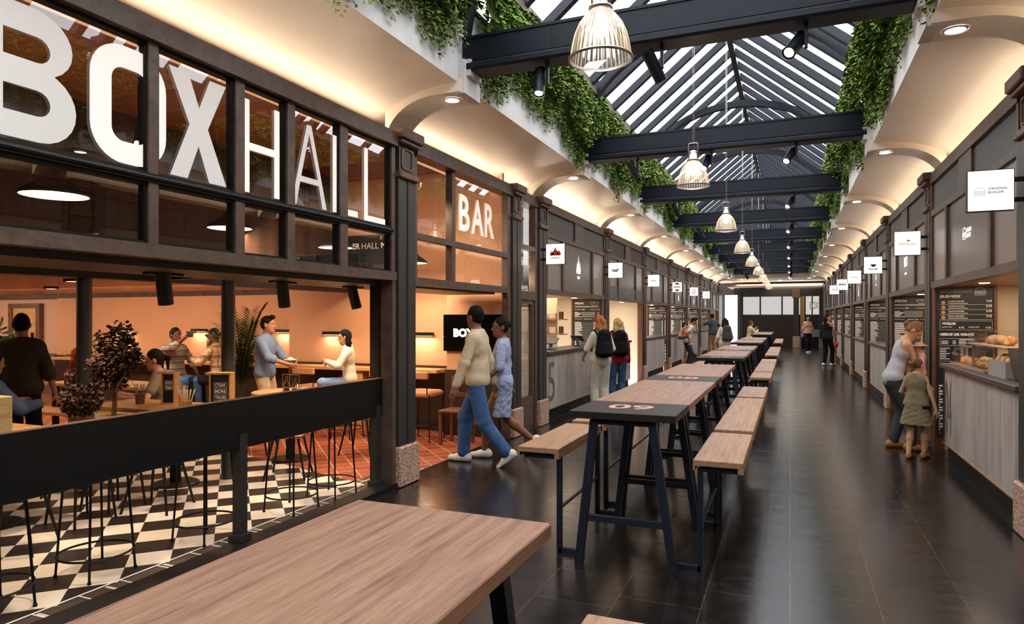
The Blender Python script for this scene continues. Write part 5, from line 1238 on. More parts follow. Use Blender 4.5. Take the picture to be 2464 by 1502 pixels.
# ------------------------------------------------------------------ things on the stall counters
def tablet(x, y, z, label, rz, m1='grey_plastic'):
    t = thing('card_terminal', label, 'tablet', (x, y, z)); m = MB(); m.box(x - .08, x + .08, y - .06, y + .06, z, z + .012); obj('foot', m, M['char'], t)
    m = MB(); m.bar((x, y - .03, z + .01), (x, y + .06, z + .15), .06, .015); obj('stand', m, M['blue_grey'], t); m = MB(); m.bar((x, y + .12, z + .19), (x, y - .07, z + .10), .22, .012, (0, 0, 1)); obj('screen', m, M['char'], t)
    t.rotation_euler.z = rz; return t
tablet(-3.64, 10.45, 1.095, 'tilted tablet on a stand at the near end of the flame stall counter', R(0)); tablet(-3.66, 12.05, 1.095, 'tilted tablet on a stand in front of the flame stall menu board', R(180))
for zz, nm in ((1.335, 'lower'), (1.60, 'upper')):
    m = MB(); m.bbox(-4.5, -3.72, 11.4, 11.62, zz - .02, zz); single('wall_shelf', m, M['bench'], nm + ' timber shelf inside the flame stall', 'shelf')
    for j, x in enumerate((-4.3, -4.12, -3.96)):
        m = MB(); m.bbox(x - .065, x + .065, 11.45, 11.57, zz, zz + .12, .012); t = single('storage_jar', m, M['cream'], '%s pale storage jar on the %s stall shelf' % (('left', 'middle', 'right')[j], nm), 'jar', 'pale jars on the stall shelves')
    m = MB(); m.box(-3.84, -3.78, 11.46, 11.56, zz, zz + .13); single('dark_tin', m, M['bark'], 'slim dark tin at the right end of the %s stall shelf' % nm, 'tin')
m = MB(); m.box(-4.5, -3.93, 11.62, 11.66, 0, 2.0); struct('wall_stall_shelf', m, M['cream'])
# paper bags on the plain lit stall
for i, (x, y, h_) in enumerate(((-3.75, 14.6, .24), (-3.72, 14.95, .2), (-3.8, 15.25, .22))):
    m = MB(); m.bbox(x - .08, x + .08, y - .11, y + .11, 1.095, 1.095 + h_, .01); single('paper_bag', m, M['kraft'], ['left', 'middle', 'right'][i] + ' brown paper bag on the counter behind the backpackers', 'bag', 'paper bags on the stall counter')
# pastry display on the burger counter
yA, yB = 7.55, 8.98; xa, xb = 1.70, 2.08
t = thing('display_case', 'clear pastry display case on the burger counter', 'display case', (1.85, 8.2, 1.095))
m = MB(); m.box(xa - .02, xb, yA, yB, 1.095, 1.115); obj('tray', m, M['bench'], t)
def pane(q): 
    g = MB(); g.add(q, [(0, 1, 2, 3)]); obj('glass_pane', g, M['clear'], t)
pane([(xa, yA, 1.115), (xa, yB, 1.115), (xa, yB, 1.30), (xa, yA, 1.30)]); pane([(xa, yB, 1.115), (xb, yB, 1.115), (xb, yB, 1.30), (xa, yB, 1.30)]); pane([(xa, yA, 1.115), (xb, yA, 1.115), (xb, yA, 1.30), (xa, yA, 1.30)])
m = MB(); m.bbox(xa, xb, yA, yB - .1, 1.30, 1.315); obj('shelf', m, M['clear'], t)
m = MB(); m.bbox(xa + .02, xb + .1, 7.0, 8.4, 1.345, 1.36, .003); obj('upper_shelf', m, M['bench'], t)
m = MB(); m.box(xa + .05, xa + .07, 7.5, 7.52, 1.115, 1.345); m.box(xa + .05, xa + .07, 8.3, 8.32, 1.115, 1.345); obj('shelf_post', m, M['chrome'], t)
pane([(xa + .03, 7.3, 1.36), (xa + .03, 8.35, 1.36), (xa + .03, 8.35, 1.50), (xa + .03, 7.3, 1.50)]); pane([(xa + .03, 8.35, 1.36), (xb, 8.35, 1.36), (xb, 8.35, 1.50), (xa + .03, 8.35, 1.50)]); pane([(xa + .03, 7.3, 1.36), (xb, 7.3, 1.36), (xb, 7.3, 1.50), (xa + .03, 7.3, 1.50)])
def bun(x, y, z, L, label, rz=0., grp='golden pastries in the display case'):
    m = MB(); n, k = 12, 9; V = []; F = []
    for i in range(k):
        u_ = i / (k - 1) * 2 - 1; r = .33 * L * math.sqrt(max(.02, 1 - u_ * u_ * .96)) * (1 + .08 * (i % 2)); bow = .18 * L * (1 - u_ * u_)
        for j in range(n): a = 2 * PI * j / n; V.append((bow + r * math.cos(a), u_ * L / 2, max(0, r * .75 + r * .8 * math.sin(a))))
    for i in range(k - 1):
        for j in range(n): F.append((i * n + j, i * n + (j + 1) % n, (i + 1) * n + (j + 1) % n, (i + 1) * n + j))
    F += [tuple(range(n)), tuple(range((k - 1) * n + n - 1, (k - 1) * n - 1, -1))]
    me = m.add(V, F).mesh('croissant', M['bread'], smooth=True); o = bpy.data.objects.new('croissant', me); COL.objects.link(o); o.location = (x, y, z); o.rotation_euler.z = rz; return tag(o, label, 'pastry', grp)
rr = random.Random(11); k = 0
for i in range(6):
    for j in range(2):
        bun(1.78 + .17 * j, 7.72 + .22 * i, 1.115, .15, 'golden croissant in the %s row of the display case, %s from the till' % (('front', 'back')[j], ORD[i]), rr.uniform(-.5, .5))
for i in range(3): bun(1.86, 7.55 + .25 * i, 1.36, .17, 'large croissant behind glass on the upper shelf, %s from the till' % ORD[i], rr.uniform(-.4, .4))
bun(1.95, 7.12, 1.36, .18, 'crusty roll at the open end of the upper shelf', 1.2)
t = thing('bread_crate', 'pale grey crate of bread beside the display case', 'crate', (1.83, 7.2, 1.095)); m = MB()
for b in ((1.70, 1.715, 6.92, 7.46), (1.965, 1.98, 6.92, 7.46), (1.70, 1.98, 6.92, 6.935), (1.70, 1.98, 7.445, 7.46)): m.box(*b, 1.095, 1.24)
m.box(1.70, 1.98, 6.92, 7.46, 1.095, 1.105); obj('box', m, M['grey_plastic'], t)
for i, y in enumerate((7.04, 7.2, 7.35)): bun(1.82, y, 1.19, .2, 'crusty loaf in the grey crate, %s' % ('nearest', 'middle', 'farthest')[i], 1.4, 'loaves in the crate')
t = thing('card_terminal', 'dark tilted card terminal at the right edge of the burger counter', 'tablet', (1.78, 6.72, 1.095)); m = MB(); m.box(1.70, 1.9, 6.6, 6.85, 1.095, 1.11); obj('foot', m, M['char'], t); m = MB(); m.bar((1.80, 6.66, 1.11), (1.80, 6.86, 1.36), .2, .014, (0, 0, 1)); obj('screen', m, M['char'], t)
# ------------------------------------------------------------------ people: each body is one continuous surface grown from blended tapered limbs
def V3(*a): return np.array(a, float)
def nz(v): v = np.asarray(v, float); return v / (np.linalg.norm(v) + 1e-9)
class Field:
    def __init__(s): s.p = []; s.cuts = []; s.wr = 0; s.subs = []; s.holes = []
    def cap(s, a, b, ra, rb, k=.03, n=None, f=1.): s.p.append(('c', V3(*a), V3(*b), ra, rb, k, None if n is None else nz(n), f)); return s
    def ell(s, c, r, k=.02, axes=None): s.p.append(('e', V3(*c), V3(*r), np.eye(3) if axes is None else np.array([nz(x) for x in axes]), k)); return s
    def cut(s, pt, nrm): s.cuts.append((V3(*pt), nz(nrm))); return s     # keeps the side the normal points away from
    def grow(s, d):
        g = Field(); g.wr = s.wr
        for q in s.p: g.p.append((q[0], q[1], q[2], q[3] + d, q[4] + d, *q[5:]) if q[0] == 'c' else (q[0], q[1], q[2] + d, q[3], q[4]))
        return g
    def join(s, o): s.p += o.p; return s
    def bounds(s):
        lo = np.full(3, 9.); hi = np.full(3, -9.)
        for q in s.p:
            if q[0] == 'c': r = max(q[3], q[4]); a = np.minimum(q[1], q[2]) - r; b = np.maximum(q[1], q[2]) + r
            else: r = q[2].max(); a = q[1] - r; b = q[1] + r
            lo = np.minimum(lo, a); hi = np.maximum(hi, b)
        for f in s.subs: a, b = f.bounds(); lo = np.minimum(lo, a); hi = np.maximum(hi, b)
        return lo, hi
    def eval(s, lo, n, h):
        D = np.full(n, .2, np.float32)
        for q in s.p:
            if q[0] == 'c': r = max(q[3], q[4]); a = np.minimum(q[1], q[2]) - r; b = np.maximum(q[1], q[2]) + r
            else: r = q[2].max(); a = q[1] - r; b = q[1] + r
            k = q[5] if q[0] == 'c' else q[4]; m = k + 3 * h
            i0 = np.maximum(0, np.floor((a - m - lo) / h).astype(int)); i1 = np.minimum(n, np.ceil((b + m - lo) / h).astype(int) + 1)
            ax = [lo[i] + h * np.arange(i0[i], i1[i]) for i in range(3)]
            X, Y, Z = np.meshgrid(*ax, indexing='ij', sparse=True)
            if q[0] == 'c':
                A, B = q[1], q[2]; d = B - A; L = float(d @ d) + 1e-12
                px, py, pz = X - A[0], Y - A[1], Z - A[2]
                t = np.clip((px * d[0] + py * d[1] + pz * d[2]) / L, 0, 1)
                qx, qy, qz = px - t * d[0], py - t * d[1], pz - t * d[2]
                if q[6] is not None:
                    w = q[6]; e = (qx * w[0] + qy * w[1] + qz * w[2]) * (q[7] - 1); qx, qy, qz = qx + w[0] * e, qy + w[1] * e, qz + w[2] * e
                dd = np.sqrt(qx * qx + qy * qy + qz * qz) - (q[3] + (q[4] - q[3]) * t)
            else:
                c, r, A = q[1], q[2], q[3]; px, py, pz = X - c[0], Y - c[1], Z - c[2]
                u = [px * A[i][0] + py * A[i][1] + pz * A[i][2] for i in range(3)]
                k0 = np.sqrt(sum((u[i] / r[i]) ** 2 for i in range(3))) + 1e-6; k1 = np.sqrt(sum((u[i] / r[i] ** 2) ** 2 for i in range(3))) + 1e-6
                dd = k0 * (k0 - 1) / k1
            sub = D[i0[0]:i1[0], i0[1]:i1[1], i0[2]:i1[2]]
            hh = np.clip(.5 + .5 * (dd - sub) / k, 0, 1)
            sub[...] = dd * (1 - hh) + sub * hh - k * hh * (1 - hh)
        ax = [lo[i] + h * np.arange(n[i]) for i in range(3)]; X, Y, Z = np.meshgrid(*ax, indexing='ij', sparse=True)
        for p, w in s.cuts: D = np.maximum(D, (X - p[0]) * w[0] + (Y - p[1]) * w[1] + (Z - p[2]) * w[2])
        for p, r in s.holes: D = np.maximum(D, r - np.sqrt((X - p[0]) ** 2 + (Y - p[1]) ** 2 + (Z - p[2]) ** 2))
        for f in s.subs:
            dd = f.eval(lo, n, h); hh = np.clip(.5 + .5 * (dd - D) / .025, 0, 1); D = dd * (1 - hh) + D * hh - .025 * hh * (1 - hh)
        if s.wr:
            D = D + (s.wr * (np.sin(34 * Z + 21 * X + 2.4 * np.sin(15 * Y + 19 * X)) * np.sin(17 * X - 26 * Y + 2 * np.sin(21 * Z)) + .5 * np.sin(58 * Z - 36 * X + 25 * Y + 2 * np.sin(9 * Z)))).astype(np.float32)
        return D
    def mesh(s, name, h, mats):
        lo, hi = s.bounds(); lo -= 4 * h; hi += 4 * h; n = np.ceil((hi - lo) / h).astype(int) + 1
        D = s.eval(lo, n, h)
        g = vdb.FloatGrid(); g.copyFromArray(np.ascontiguousarray(np.clip(D, -.1, .1).astype(np.float32)))
        pts, quads = g.convertToQuads(isovalue=0.)
        pts = pts * h + lo; quads = quads[:, ::-1]
        me = bpy.data.meshes.new(name); me.vertices.add(len(pts)); me.vertices.foreach_set('co', np.ascontiguousarray(pts, np.float32).ravel())
        me.loops.add(len(quads) * 4); me.polygons.add(len(quads)); me.loops.foreach_set('vertex_index', np.ascontiguousarray(quads, np.int32).ravel())
        me.polygons.foreach_set('loop_start', np.arange(0, len(quads) * 4, 4, dtype=np.int32))
        me.polygons.foreach_set('use_smooth', np.ones(len(quads), bool)); me.update(); me.validate()
        for m in mats: me.materials.append(m)
        return me

def ik(a, b, l1, l2, pole):
    a, b = V3(*a), V3(*b); d = b - a; L = np.linalg.norm(d)
    if L > (l1 + l2) * .999: b = a + d / L * (l1 + l2) * .999; d = b - a; L = np.linalg.norm(d)
    x = (l1 * l1 - l2 * l2 + L * L) / (2 * L); y = math.sqrt(max(0, l1 * l1 - x * x)); u = d / L
    p = V3(*pole); p = nz(p - u * (p @ u)); return a + u * x + p * y, b

SK = {}
def skin_mat(c):
    if c not in SK: SK[c] = mat('skin_' + c, c, .55, spec=.35)
    return SK[c]
CLO = {}
def cloth(c):
    if c in M: return M[c]
    if c not in CLO: CLO[c] = mat('cloth_' + c, c, .85, spec=.2, var=.08, vscale=30)
    return CLO[c]

def person(label, pos, face, H=1.75, sex='m', lean=0., side=0., pelvis=(0, 0, None), seat=None, hands=None, elbows=None, feet=None, knees=None, footdir=None, head=(0, 0), twist=0.,
           skin='b07f62', hair=('short', '1c1512'), top=None, bottom=None, shoes='2a2522', h=.009, curl=.5, extra=None, palm=None, toeup=None, cat='person', face_on=True):
    """local frame: +Y is the way the pelvis faces, +X the figure's right; sizes follow a 1.75 m body and are scaled"""
    sc = H / 1.75; f = sex != 'm'
    root = thing('person', label, cat, (pos[0], pos[1], pos[2] if len(pos) > 2 else 0), None, math.atan2(-face[0], face[1]))
    S = Field(); up0 = V3(0, 0, 1)
    pz = pelvis[2] if pelvis[2] is not None else (seat + .10 if seat else .95)
    P = V3(pelvis[0], pelvis[1], pz)
    up = nz((math.sin(side), math.sin(lean), math.cos(lean) * math.cos(side)))
    rt0 = V3(1, 0, 0); ct, st = math.cos(twist), math.sin(twist)
    rt = nz(V3(ct, st, 0) - up * (V3(ct, st, 0) @ up)); fw = nz(np.cross(up, rt))
    W = P + up * .14; C = P + up * .34; N = P + up * .515
    hy, hp = head; c_, s_ = math.cos(hy), math.sin(hy)
    hf = nz(fw * c_ - rt * s_ + up0 * math.sin(hp) * 1.0); hup = nz(up0 * .7 + up * .45 - hf * 0); hup = nz(hup - hf * (hup @ hf)); hr = nz(np.cross(hf, hup))
    Hc = N + nz(up * .8 + hup * .4) * (.165 if not f else .156) + hf * .025
    torso = Field()
    wv = (.085, .098, .098) if not f else (.072, .1, .082)
    torso.cap(P - rt * wv[0], P + rt * wv[0], .1 if not f else .108, .1 if not f else .108, .05, fw, 1.12)
    torso.cap(P, W, .125 if not f else .115, .115 if not f else .098, .06, fw, 1.3)
    torso.cap(W - rt * .05, W + rt * .05, .098 if not f else .078, .098 if not f else .078, .06, fw, 1.2)
    torso.cap(W, C, .112 if not f else .095, .122 if not f else .105, .06, fw, 1.3)
    torso.cap(C - rt * .07, C + rt * .07, .103 if not f else .085, .103 if not f else .085, .06, fw, 1.2)
    for q in (-1, 1):
        torso.cap(N - up * .015 - fw * .01, N - up * .078 + rt * q * (.125 if not f else .1), .052, .058 if not f else .05, .05)
        torso.cap(C + up * .06, N - up * .09 + rt * q * (.11 if not f else .085), .08, .062, .06, fw, 1.1)
    if f:
        for q in (-1, 1): torso.cap(C + rt * q * .07 + fw * .065 + up * .0, C + rt * q * .06 + fw * .05 + up * .06, .05, .03, .04)
    S.join(torso)
    S.cap(N - up * .05, Hc - hup * .03, .058 if not f else .05, .052 if not f else .045, .035)
    S.ell(Hc + hup * .015 - hf * .008, (.077, .096, .112), .02, (hr, hf, hup)); S.ell(Hc + hf * .03 - hup * .065, (.055, .062, .055), .03, (hr, hf, hup)); S.ell(Hc + hf * .05 - hup * .095, (.03, .03, .024), .03, (hr, hf, hup))
    S.cap(Hc + hf * .088 + hup * .01, Hc + hf * .108 - hup * .028, .009, .0145, .012); S.ell(Hc + hf * .085 - hup * .033, (.019, .016, .01), .01, (hr, hf, hup))
    S.ell(Hc + hf * .078 + hup * .03, (.05, .018, .012), .02, (hr, hf, hup))
    for q in (-1, 1): S.ell(Hc + hr * q * .078 - hup * .005 - hf * .005, (.012, .022, .032), .008, (hr, hf, hup))
    arms = {}; sh_w = .162 if not f else .136
    for i, q in enumerate((-1, 1)):           # -1 left, +1 right
        sh = N - up * .068 + rt * q * sh_w
        tgt = hands[i] if hands and hands[i] is not None else (q * .27, .06, pz - .08)
        tgt = V3(*tgt); pole = elbows[i] if elbows and elbows[i] is not None else (q * .5, -1, -.2)
        el, wr = ik(sh, tgt, .285, .255, pole); arms[q] = (sh, el, wr)
        S.cap(sh, el, .05 if not f else .042, .038 if not f else .033, .04); S.cap(el, wr, .04 if not f else .034, .026 if not f else .023, .02)
        # hand: palm, four bent fingers of different length, thumb from the side of the palm
        d = nz(wr - el); pn = V3(*palm[i]) if palm and palm[i] is not None else V3(-q, .15, 0); pn = nz(pn - d * (pn @ d)); ac = nz(np.cross(d, pn)) 
        S.cap(wr, wr + d * .075, .026, .030, .012, pn, 1.75)
        S.cap(wr + d * .05 - ac * .018, wr + d * .08 - ac * .022, .017, .016, .01, pn, 1.3); S.cap(wr + d * .05 + ac * .018, wr + d * .08 + ac * .022, .017, .016, .01, pn, 1.3)
        cu = curl[i] if hasattr(curl, '__len__') else curl
        for j, ln in enumerate((.92, 1.05, 1.0, .8)):
            b = wr + d * .088 + ac * (j - 1.5) * .0175 * (1 if q > 0 else -1); dd = d
            for m_, seg in enumerate((.040, .026, .02)):
                a_ = cu * (.55 + .25 * m_ + .06 * j); dd = nz(dd * math.cos(a_) + pn * math.sin(a_)); e = b + dd * seg * ln; S.cap(b, e, .0092 - .001 * m_, .0085 - .001 * m_, .004); b = e
        tb = wr + d * .03 - ac * .026 * (1 if q > 0 else -1); td = nz(d * .75 - ac * .65 * (1 if q > 0 else -1) + pn * .35); t1 = tb + td * .04; S.cap(tb, t1, .0125, .0105, .01); t2 = t1 + nz(td + d * .5 + pn * .4 * cu) * .032; S.cap(t1, t2, .0105, .0085, .005)
    legs = {}
    for i, q in enumerate((-1, 1)):
        hip = P - up0 * .035 + rt0 * q * .088
        tgt = V3(*(feet[i] if feet and feet[i] is not None else (q * .09, 0, .085)))
        kn, an = ik(hip, tgt, .43, .42, knees[i] if knees and knees[i] is not None else (q * .08, 1, 0))
        fd = nz(V3(*(footdir[i] if footdir and footdir[i] is not None else (q * .15, 1, 0)))); legs[q] = (hip, kn, an, fd)
        S.cap(hip, kn, .086 if not f else .084, .054, .05); S.cap(kn - nz(an - kn) * .0, kn + (an - kn) * .35, .053, .055, .03); S.cap(kn + (an - kn) * .3, an, .054, .036, .03)
        S.cap(an - nz(V3(0, 0, 1)) * .035 - fd * .04, an - V3(0, 0, .042) + fd * .13, .036, .026, .02)
    body = obj('body', S.mesh('body', h * .8, [skin_mat(skin)]), [], root); body.scale = (sc,) * 3
    def part(nm, fld, m_, hh=h):
        if not (fld.p or fld.subs): return None
        o = obj(nm, fld.mesh(nm, hh, [m_]), [], root); o.scale = (sc,) * 3; return o
    # clothes
    if bottom:
        kind, col = bottom[0], bottom[1]
        F = Field()
        T = Field()
        T.cap(P - rt0 * wv[0], P + rt0 * wv[0], .1 if not f else .108, .1 if not f else .108, .05, (0, 1, 0), 1.1); T.cap(P, P + up * .1, .122 if not f else .112, .108 if not f else .096, .05, fw, 1.28)
        F.join(T.grow(.006))
        if kind in ('trousers', 'shorts', 'jeans'):
            ln = bottom[2] if len(bottom) > 2 else (1. if kind != 'shorts' else .1)
            wide = max(.012, bottom[3]) if len(bottom) > 3 else .012
            for q in (-1, 1):
                hip, kn, an, fd = legs[q]
                if kind == 'shorts': F.cap(hip, hip + (kn - hip) * .75, .105, .092, .05)
                else:
                    e = kn + (an - kn) * min(ln, .97); F.cap(hip - up0 * .02, kn, .090 + wide * .25, .060 + wide, .035); F.cap(kn, e, .058 + wide, .046 + wide, .03)
            F.wr = .002
        elif kind == 'skirt':
            kx = (legs[-1][1] + legs[1][1]) / 2; F.cap(P - rt0 * .05, P - rt0 * .07 - V3(0, -.02, bottom[2]), .12, bottom[3], .06, (0, 1, 0), 1.0); F.cap(P + rt0 * .05, P + rt0 * .07 - V3(0, -.02, bottom[2]), .12, bottom[3], .06, (0, 1, 0), 1.15); F.wr = .004
            F.cut(P - V3(0, 0, bottom[2]), (0, 0, -1))
        F.cut(P + up * (bottom[4] if len(bottom) > 4 else .085), up)
        part('skirt' if kind == 'skirt' else ('shorts' if kind == 'shorts' else 'trousers'), F, cloth(col))
    if top:
        sl, col = top[0], top[1]; hem = top[2] if len(top) > 2 else -.06; infl = top[3] if len(top) > 3 else .014; nm = top[4] if len(top) > 4 else 'shirt'
        F = Field(); T = torso.grow(infl); T.cut(P + up * hem, -up); T.cut(N + up * (.025 if sl != 'none' else -.03), up); F.subs.append(T)
        for q in (-1, 1):
            sh, el, wr = arms[q]; A = Field(); frac = {'short': .62, 'elbow': .95}.get(sl, 1.)
            if sl == 'sleeveless':
                T.holes.append((sh + rt * q * .055, .075)); T.holes.append((N + up * .03, .075)); continue
            if sl == 'none':
                T.holes.append((sh + rt * q * .02, .088)); T.holes.append((N + fw * .03, .085)); continue
            A.cap(sh, sh + (el - sh) * frac, .05 + infl * .6, (.04 if frac == 1 else .046) + infl, .03)
            if sl in ('long', 'rolled'): A.cap(el, el + (wr - el) * (.93 if sl == 'long' else .22), .041 + infl, .028 + infl * (.9 if sl == 'long' else 1.5), .02)
            F.subs.append(A)
        F.wr = .0013
        part(nm, F, cloth(col))
        if len(top) > 5 and top[5]:
            K = Field()
            for a in range(28):
                t0, t1 = PI * (.1 + 1.8 * a / 28), PI * (.1 + 1.8 * (a + 1) / 28)
                pt = lambda t: N + up * .012 + fw * (.066 * math.cos(t)) + rt * .066 * math.sin(t) - fw * .005
                K.cap(pt(t0) - up * .015, pt(t0) + up * .014, .011, .009, .012)
            part('collar', K, cloth(top[5]), h * .8)
    if shoes:
        for q in (-1, 1):
            hip, kn, an, fd = legs[q]; F = Field(); tu = toeup[0 if q < 0 else 1] if toeup else None
            base = V3(0, 0, -1) if tu is None else nz(V3(*tu))
            F.cap(an + base * .045 - fd * .05, an + base * .052 + fd * .15, .046, .036, .02); F.cap(an + base * .02 - fd * .03, an + base * .04 + fd * .06, .045, .042, .03)
            F.cut(an + base * .084, base); part('shoe', F, cloth(shoes))
    if hair:
        st_, hc = hair[0], hair[1]; F = Field(); 
        if st_ != 'bald':
            F.ell(Hc + hup * .02 - hf * .012, (.082, .098, .114), .02, (hr, hf, hup)); hm = mat('hair_' + hc, hc, .75, spec=.15, var=.35, vscale=45)
            F.cut(Hc + hf * .062 + hup * .055, nz(hf * .8 - hup * .62)); F.cut(Hc - hup * .045, nz(-hup + hf * .35)); F.wr = .0022
            part('hair', F, hm, h * .8)
            L = Field(); back = nz(-hf * .8 - hup * .15)
            if st_ == 'long' or st_ == 'bob':
                ln = .36 if st_ == 'long' else .16
                for q in (-1, -.4, .4, 1):
                    a = Hc + hr * q * .07 - hf * .04 + hup * .03; b = Hc + hr * q * .082 - hf * .05 - hup * .09; c = Hc + hr * q * .075 - hf * (.075) - V3(0, 0, ln)
                    L.cap(a, b, .036, .038, .03); L.cap(b, c, .04, .028, .03)
                L.wr = .004
            elif st_ in ('pony', 'bun'):
                a = Hc - hf * .095 + hup * .03
                if st_ == 'bun': L.ell(a - hf * .02, (.035, .035, .035), .01)
                else: L.cap(a, a - hf * .05 - V3(0, 0, .03), .025, .03, .02); L.cap(a - hf * .05 - V3(0, 0, .03), a - hf * .05 - V3(0, 0, .16), .03, .012, .02)
                L.wr = .003
            elif st_ == 'quiff': L.cap(Hc + hf * .06 + hup * .11 - hr * .03, Hc + hf * .06 + hup * .115 + hr * .03, .03, .03, .02); L.wr = .002
            if L.p: part('hair_length' if st_ != 'quiff' else 'fringe', L, hm, h * .8)
        else:
            F.ell(Hc + hup * .018 - hf * .01, (.079, .097, .113), .02, (hr, hf, hup)); F.cut(Hc + hup * .03 + hf * .03, hf * .7 - hup * .4); F.cut(Hc - hup * .03, -hup); part('stubble_hair', F, mat('stubble', hc, .85, spec=.1), h * .8)
    if face_on:
        E = Field(); I = Field(); B = Field(); Lp = Field()
        for q in (-1, 1):
            E.ell(Hc + hf * .0785 + hup * .008 + hr * q * .031, (.012, .009, .0065), .002, (hr, hf, hup)); I.ell(Hc + hf * .0845 + hup * .008 + hr * q * .031, (.006, .005, .0062), .002, (hr, hf, hup))
            B.cap(Hc + hf * .094 + hup * .028 + hr * q * .016, Hc + hf * .084 + hup * .028 + hr * q * .047, .0045, .003, .003)
        Lp.ell(Hc + hf * .088 - hup * .062, (.022, .010, .0055), .004, (hr, hf, hup)); Lp.ell(Hc + hf * .086 - hup * .07, (.017, .010, .006), .004, (hr, hf, hup))
        fh = .0035
        part('eyes', E, M['eye'], fh); part('irises', I, M['iris'], fh); part('eyebrows', B, M['iris'], fh); part('lips', Lp, M['lips'], fh)
    if extra: extra(root, sc, dict(P=P, W=W, C=C, N=N, up=up, fw=fw, rt=rt, H=Hc, hf=hf, hup=hup, hr=hr, arms=arms, legs=legs, torso=torso, part=part, h=h))
    return root
M['eye'] = mat('eye_white', 'e8e2da', .3); M['iris'] = mat('dark_brown', '1c1310', .4); M['lips'] = mat('lips', '9a5548', .5)
def loc2w(root, sc, p):
    c, s = math.cos(root.rotation_euler.z), math.sin(root.rotation_euler.z); x, y, z = (float(t) * sc for t in p)
    return (root.location[0] + x * c - y * s, root.location[1] + x * s + y * c, root.location[2] + z)
# ------------------------------------------------------------------ the people
CSX, CSY = .9239, .3826                     # image-right direction in plan
def dirv(r, a): return (r * CSX - a * CSY, r * CSY + a * CSX)      # r: to the right of the view, a: away from the camera
M['floral'] = speckle('floral_print', '1d1a1c', 'd98f80', 22, .58); M['floralblue'] = speckle('blue_print', '8f9cc0', 'c2cbe2', 75, .54)
M['darkprint'] = speckle('dark_print', '2c303a', '6d7284', 60, .55); M['plaid1'] = plaid('teal_plaid', '9a8f88', '3b4a55', 'c9b49a', 22); M['plaid2'] = plaid('cream_plaid', 'e3c69d', '6a4f45', 'c9925e', 13)
M['stripepants'] = stripes('striped_cloth', 'e8dfd0', 'cfc2ae', 0, .03, .7, .9); M['denim'] = mat('denim', '3f5f8c', .85, var=.25, vscale=9); M['denim2'] = mat('pale_denim', '7c9cc2', .85, var=.25, vscale=9)
def backpack(label, hue='1c1c21'):
    def fn(root, sc, J):
        # carried, so a thing of its own: hangs on the shoulders
        c = J['C'] - J['fw'] * .17 - J['up'] * .02
        wp = loc2w(root, sc, c); t = thing('backpack', label, 'bag', (wp[0], wp[1], wp[2] - .22)); t.rotation_euler.z = root.rotation_euler.z
        F = Field(); F.cap((-.075, 0, .06), (-.04, -.005, .36), .085, .075, .03, (0, 1, 0), 1.15); F.cap((.075, 0, .06), (.04, -.005, .36), .085, .075, .03, (0, 1, 0), 1.15); F.cap((0, 0, .06), (0, 0, .36), .1, .085, .03, (0, 1, 0), 1.2); F.wr = .0015
        obj('pack', F.mesh('pack', .008, [cloth(hue)]), [], t)
        K = Field(); K.cap((-.065, -.07, .05), (-.05, -.06, .2), .045, .035, .02); K.cap((.065, -.07, .05), (.05, -.06, .2), .045, .035, .02); K.cap((0, -.075, .05), (0, -.068, .2), .05, .04, .03); obj('front_pocket', K.mesh('front_pocket', .008, [cloth(hue)]), [], t)
        for q in (-1, 1):
            B = Field(); B.cap((q * .09, .05, .34), (q * .11, .15, .42), .018, .018, .01); B.cap((q * .11, .15, .42), (q * .13, .27, .35), .018, .016, .01); B.cap((q * .13, .27, .35), (q * .15, .22, .08), .014, .012, .01); B.cap((q * .15, .22, .08), (q * .1, .07, .02), .012, .012, .01)
            obj('strap', B.mesh('strap', .006, [cloth(hue)]), [], t)
        z = MB(); z.bar((-.055, -.118, .2), (-.085, -.085, .30), .006, .006); obj('zip', z, M['paint_white'], t)
    return fn
# walking couple at the bar entrance
person('person in a cream sweater and blue jeans walking into the bar', (-3.20, 6.74), dirv(-1, .28), 1.77, 'm', .02, pelvis=(0, 0, .93), feet=((-.09, -.36, .15), (.09, .20, .085)), toeup=((0, -.55, -.85), None), footdir=((-.05, .8, -.75), (.05, 1, 0)), knees=((-.08, 1, .1), (.08, 1, 0)),
       hands=((-.34, .16, .80), (.30, -.10, .82)), elbows=((-.6, -.8, 0), (.6, -1, 0)), head=(-.35, 0), skin='9a6a4c', hair=('short', '17120f'), top=('long', 'dcc5a4', -.07, .02, 'sweater', 'e9e0d2'), bottom=('jeans', 'denim', .95, .024), shoes='e9e4da', h=.0065, curl=.45)
person('person in a blue patterned dress walking beside the man in the cream sweater', (-3.10, 7.22), dirv(-1, .1), 1.66, 'f', .02, pelvis=(0, 0, .92), feet=((-.08, .22, .085), (.08, -.36, .2)), toeup=(None, (0, -.7, -.7)), footdir=((0, 1, 0), (.05, .7, -.9)), hands=((-.22, .22, .95), (.26, -.05, .84)), head=(.45, 0), skin='8a5a3e', hair=('bun', '15110f'), top=('elbow', 'floralblue', -.06, .014, 'bodice'), bottom=('skirt', 'floralblue', .42, .115), shoes='eeeae2', h=.0065)
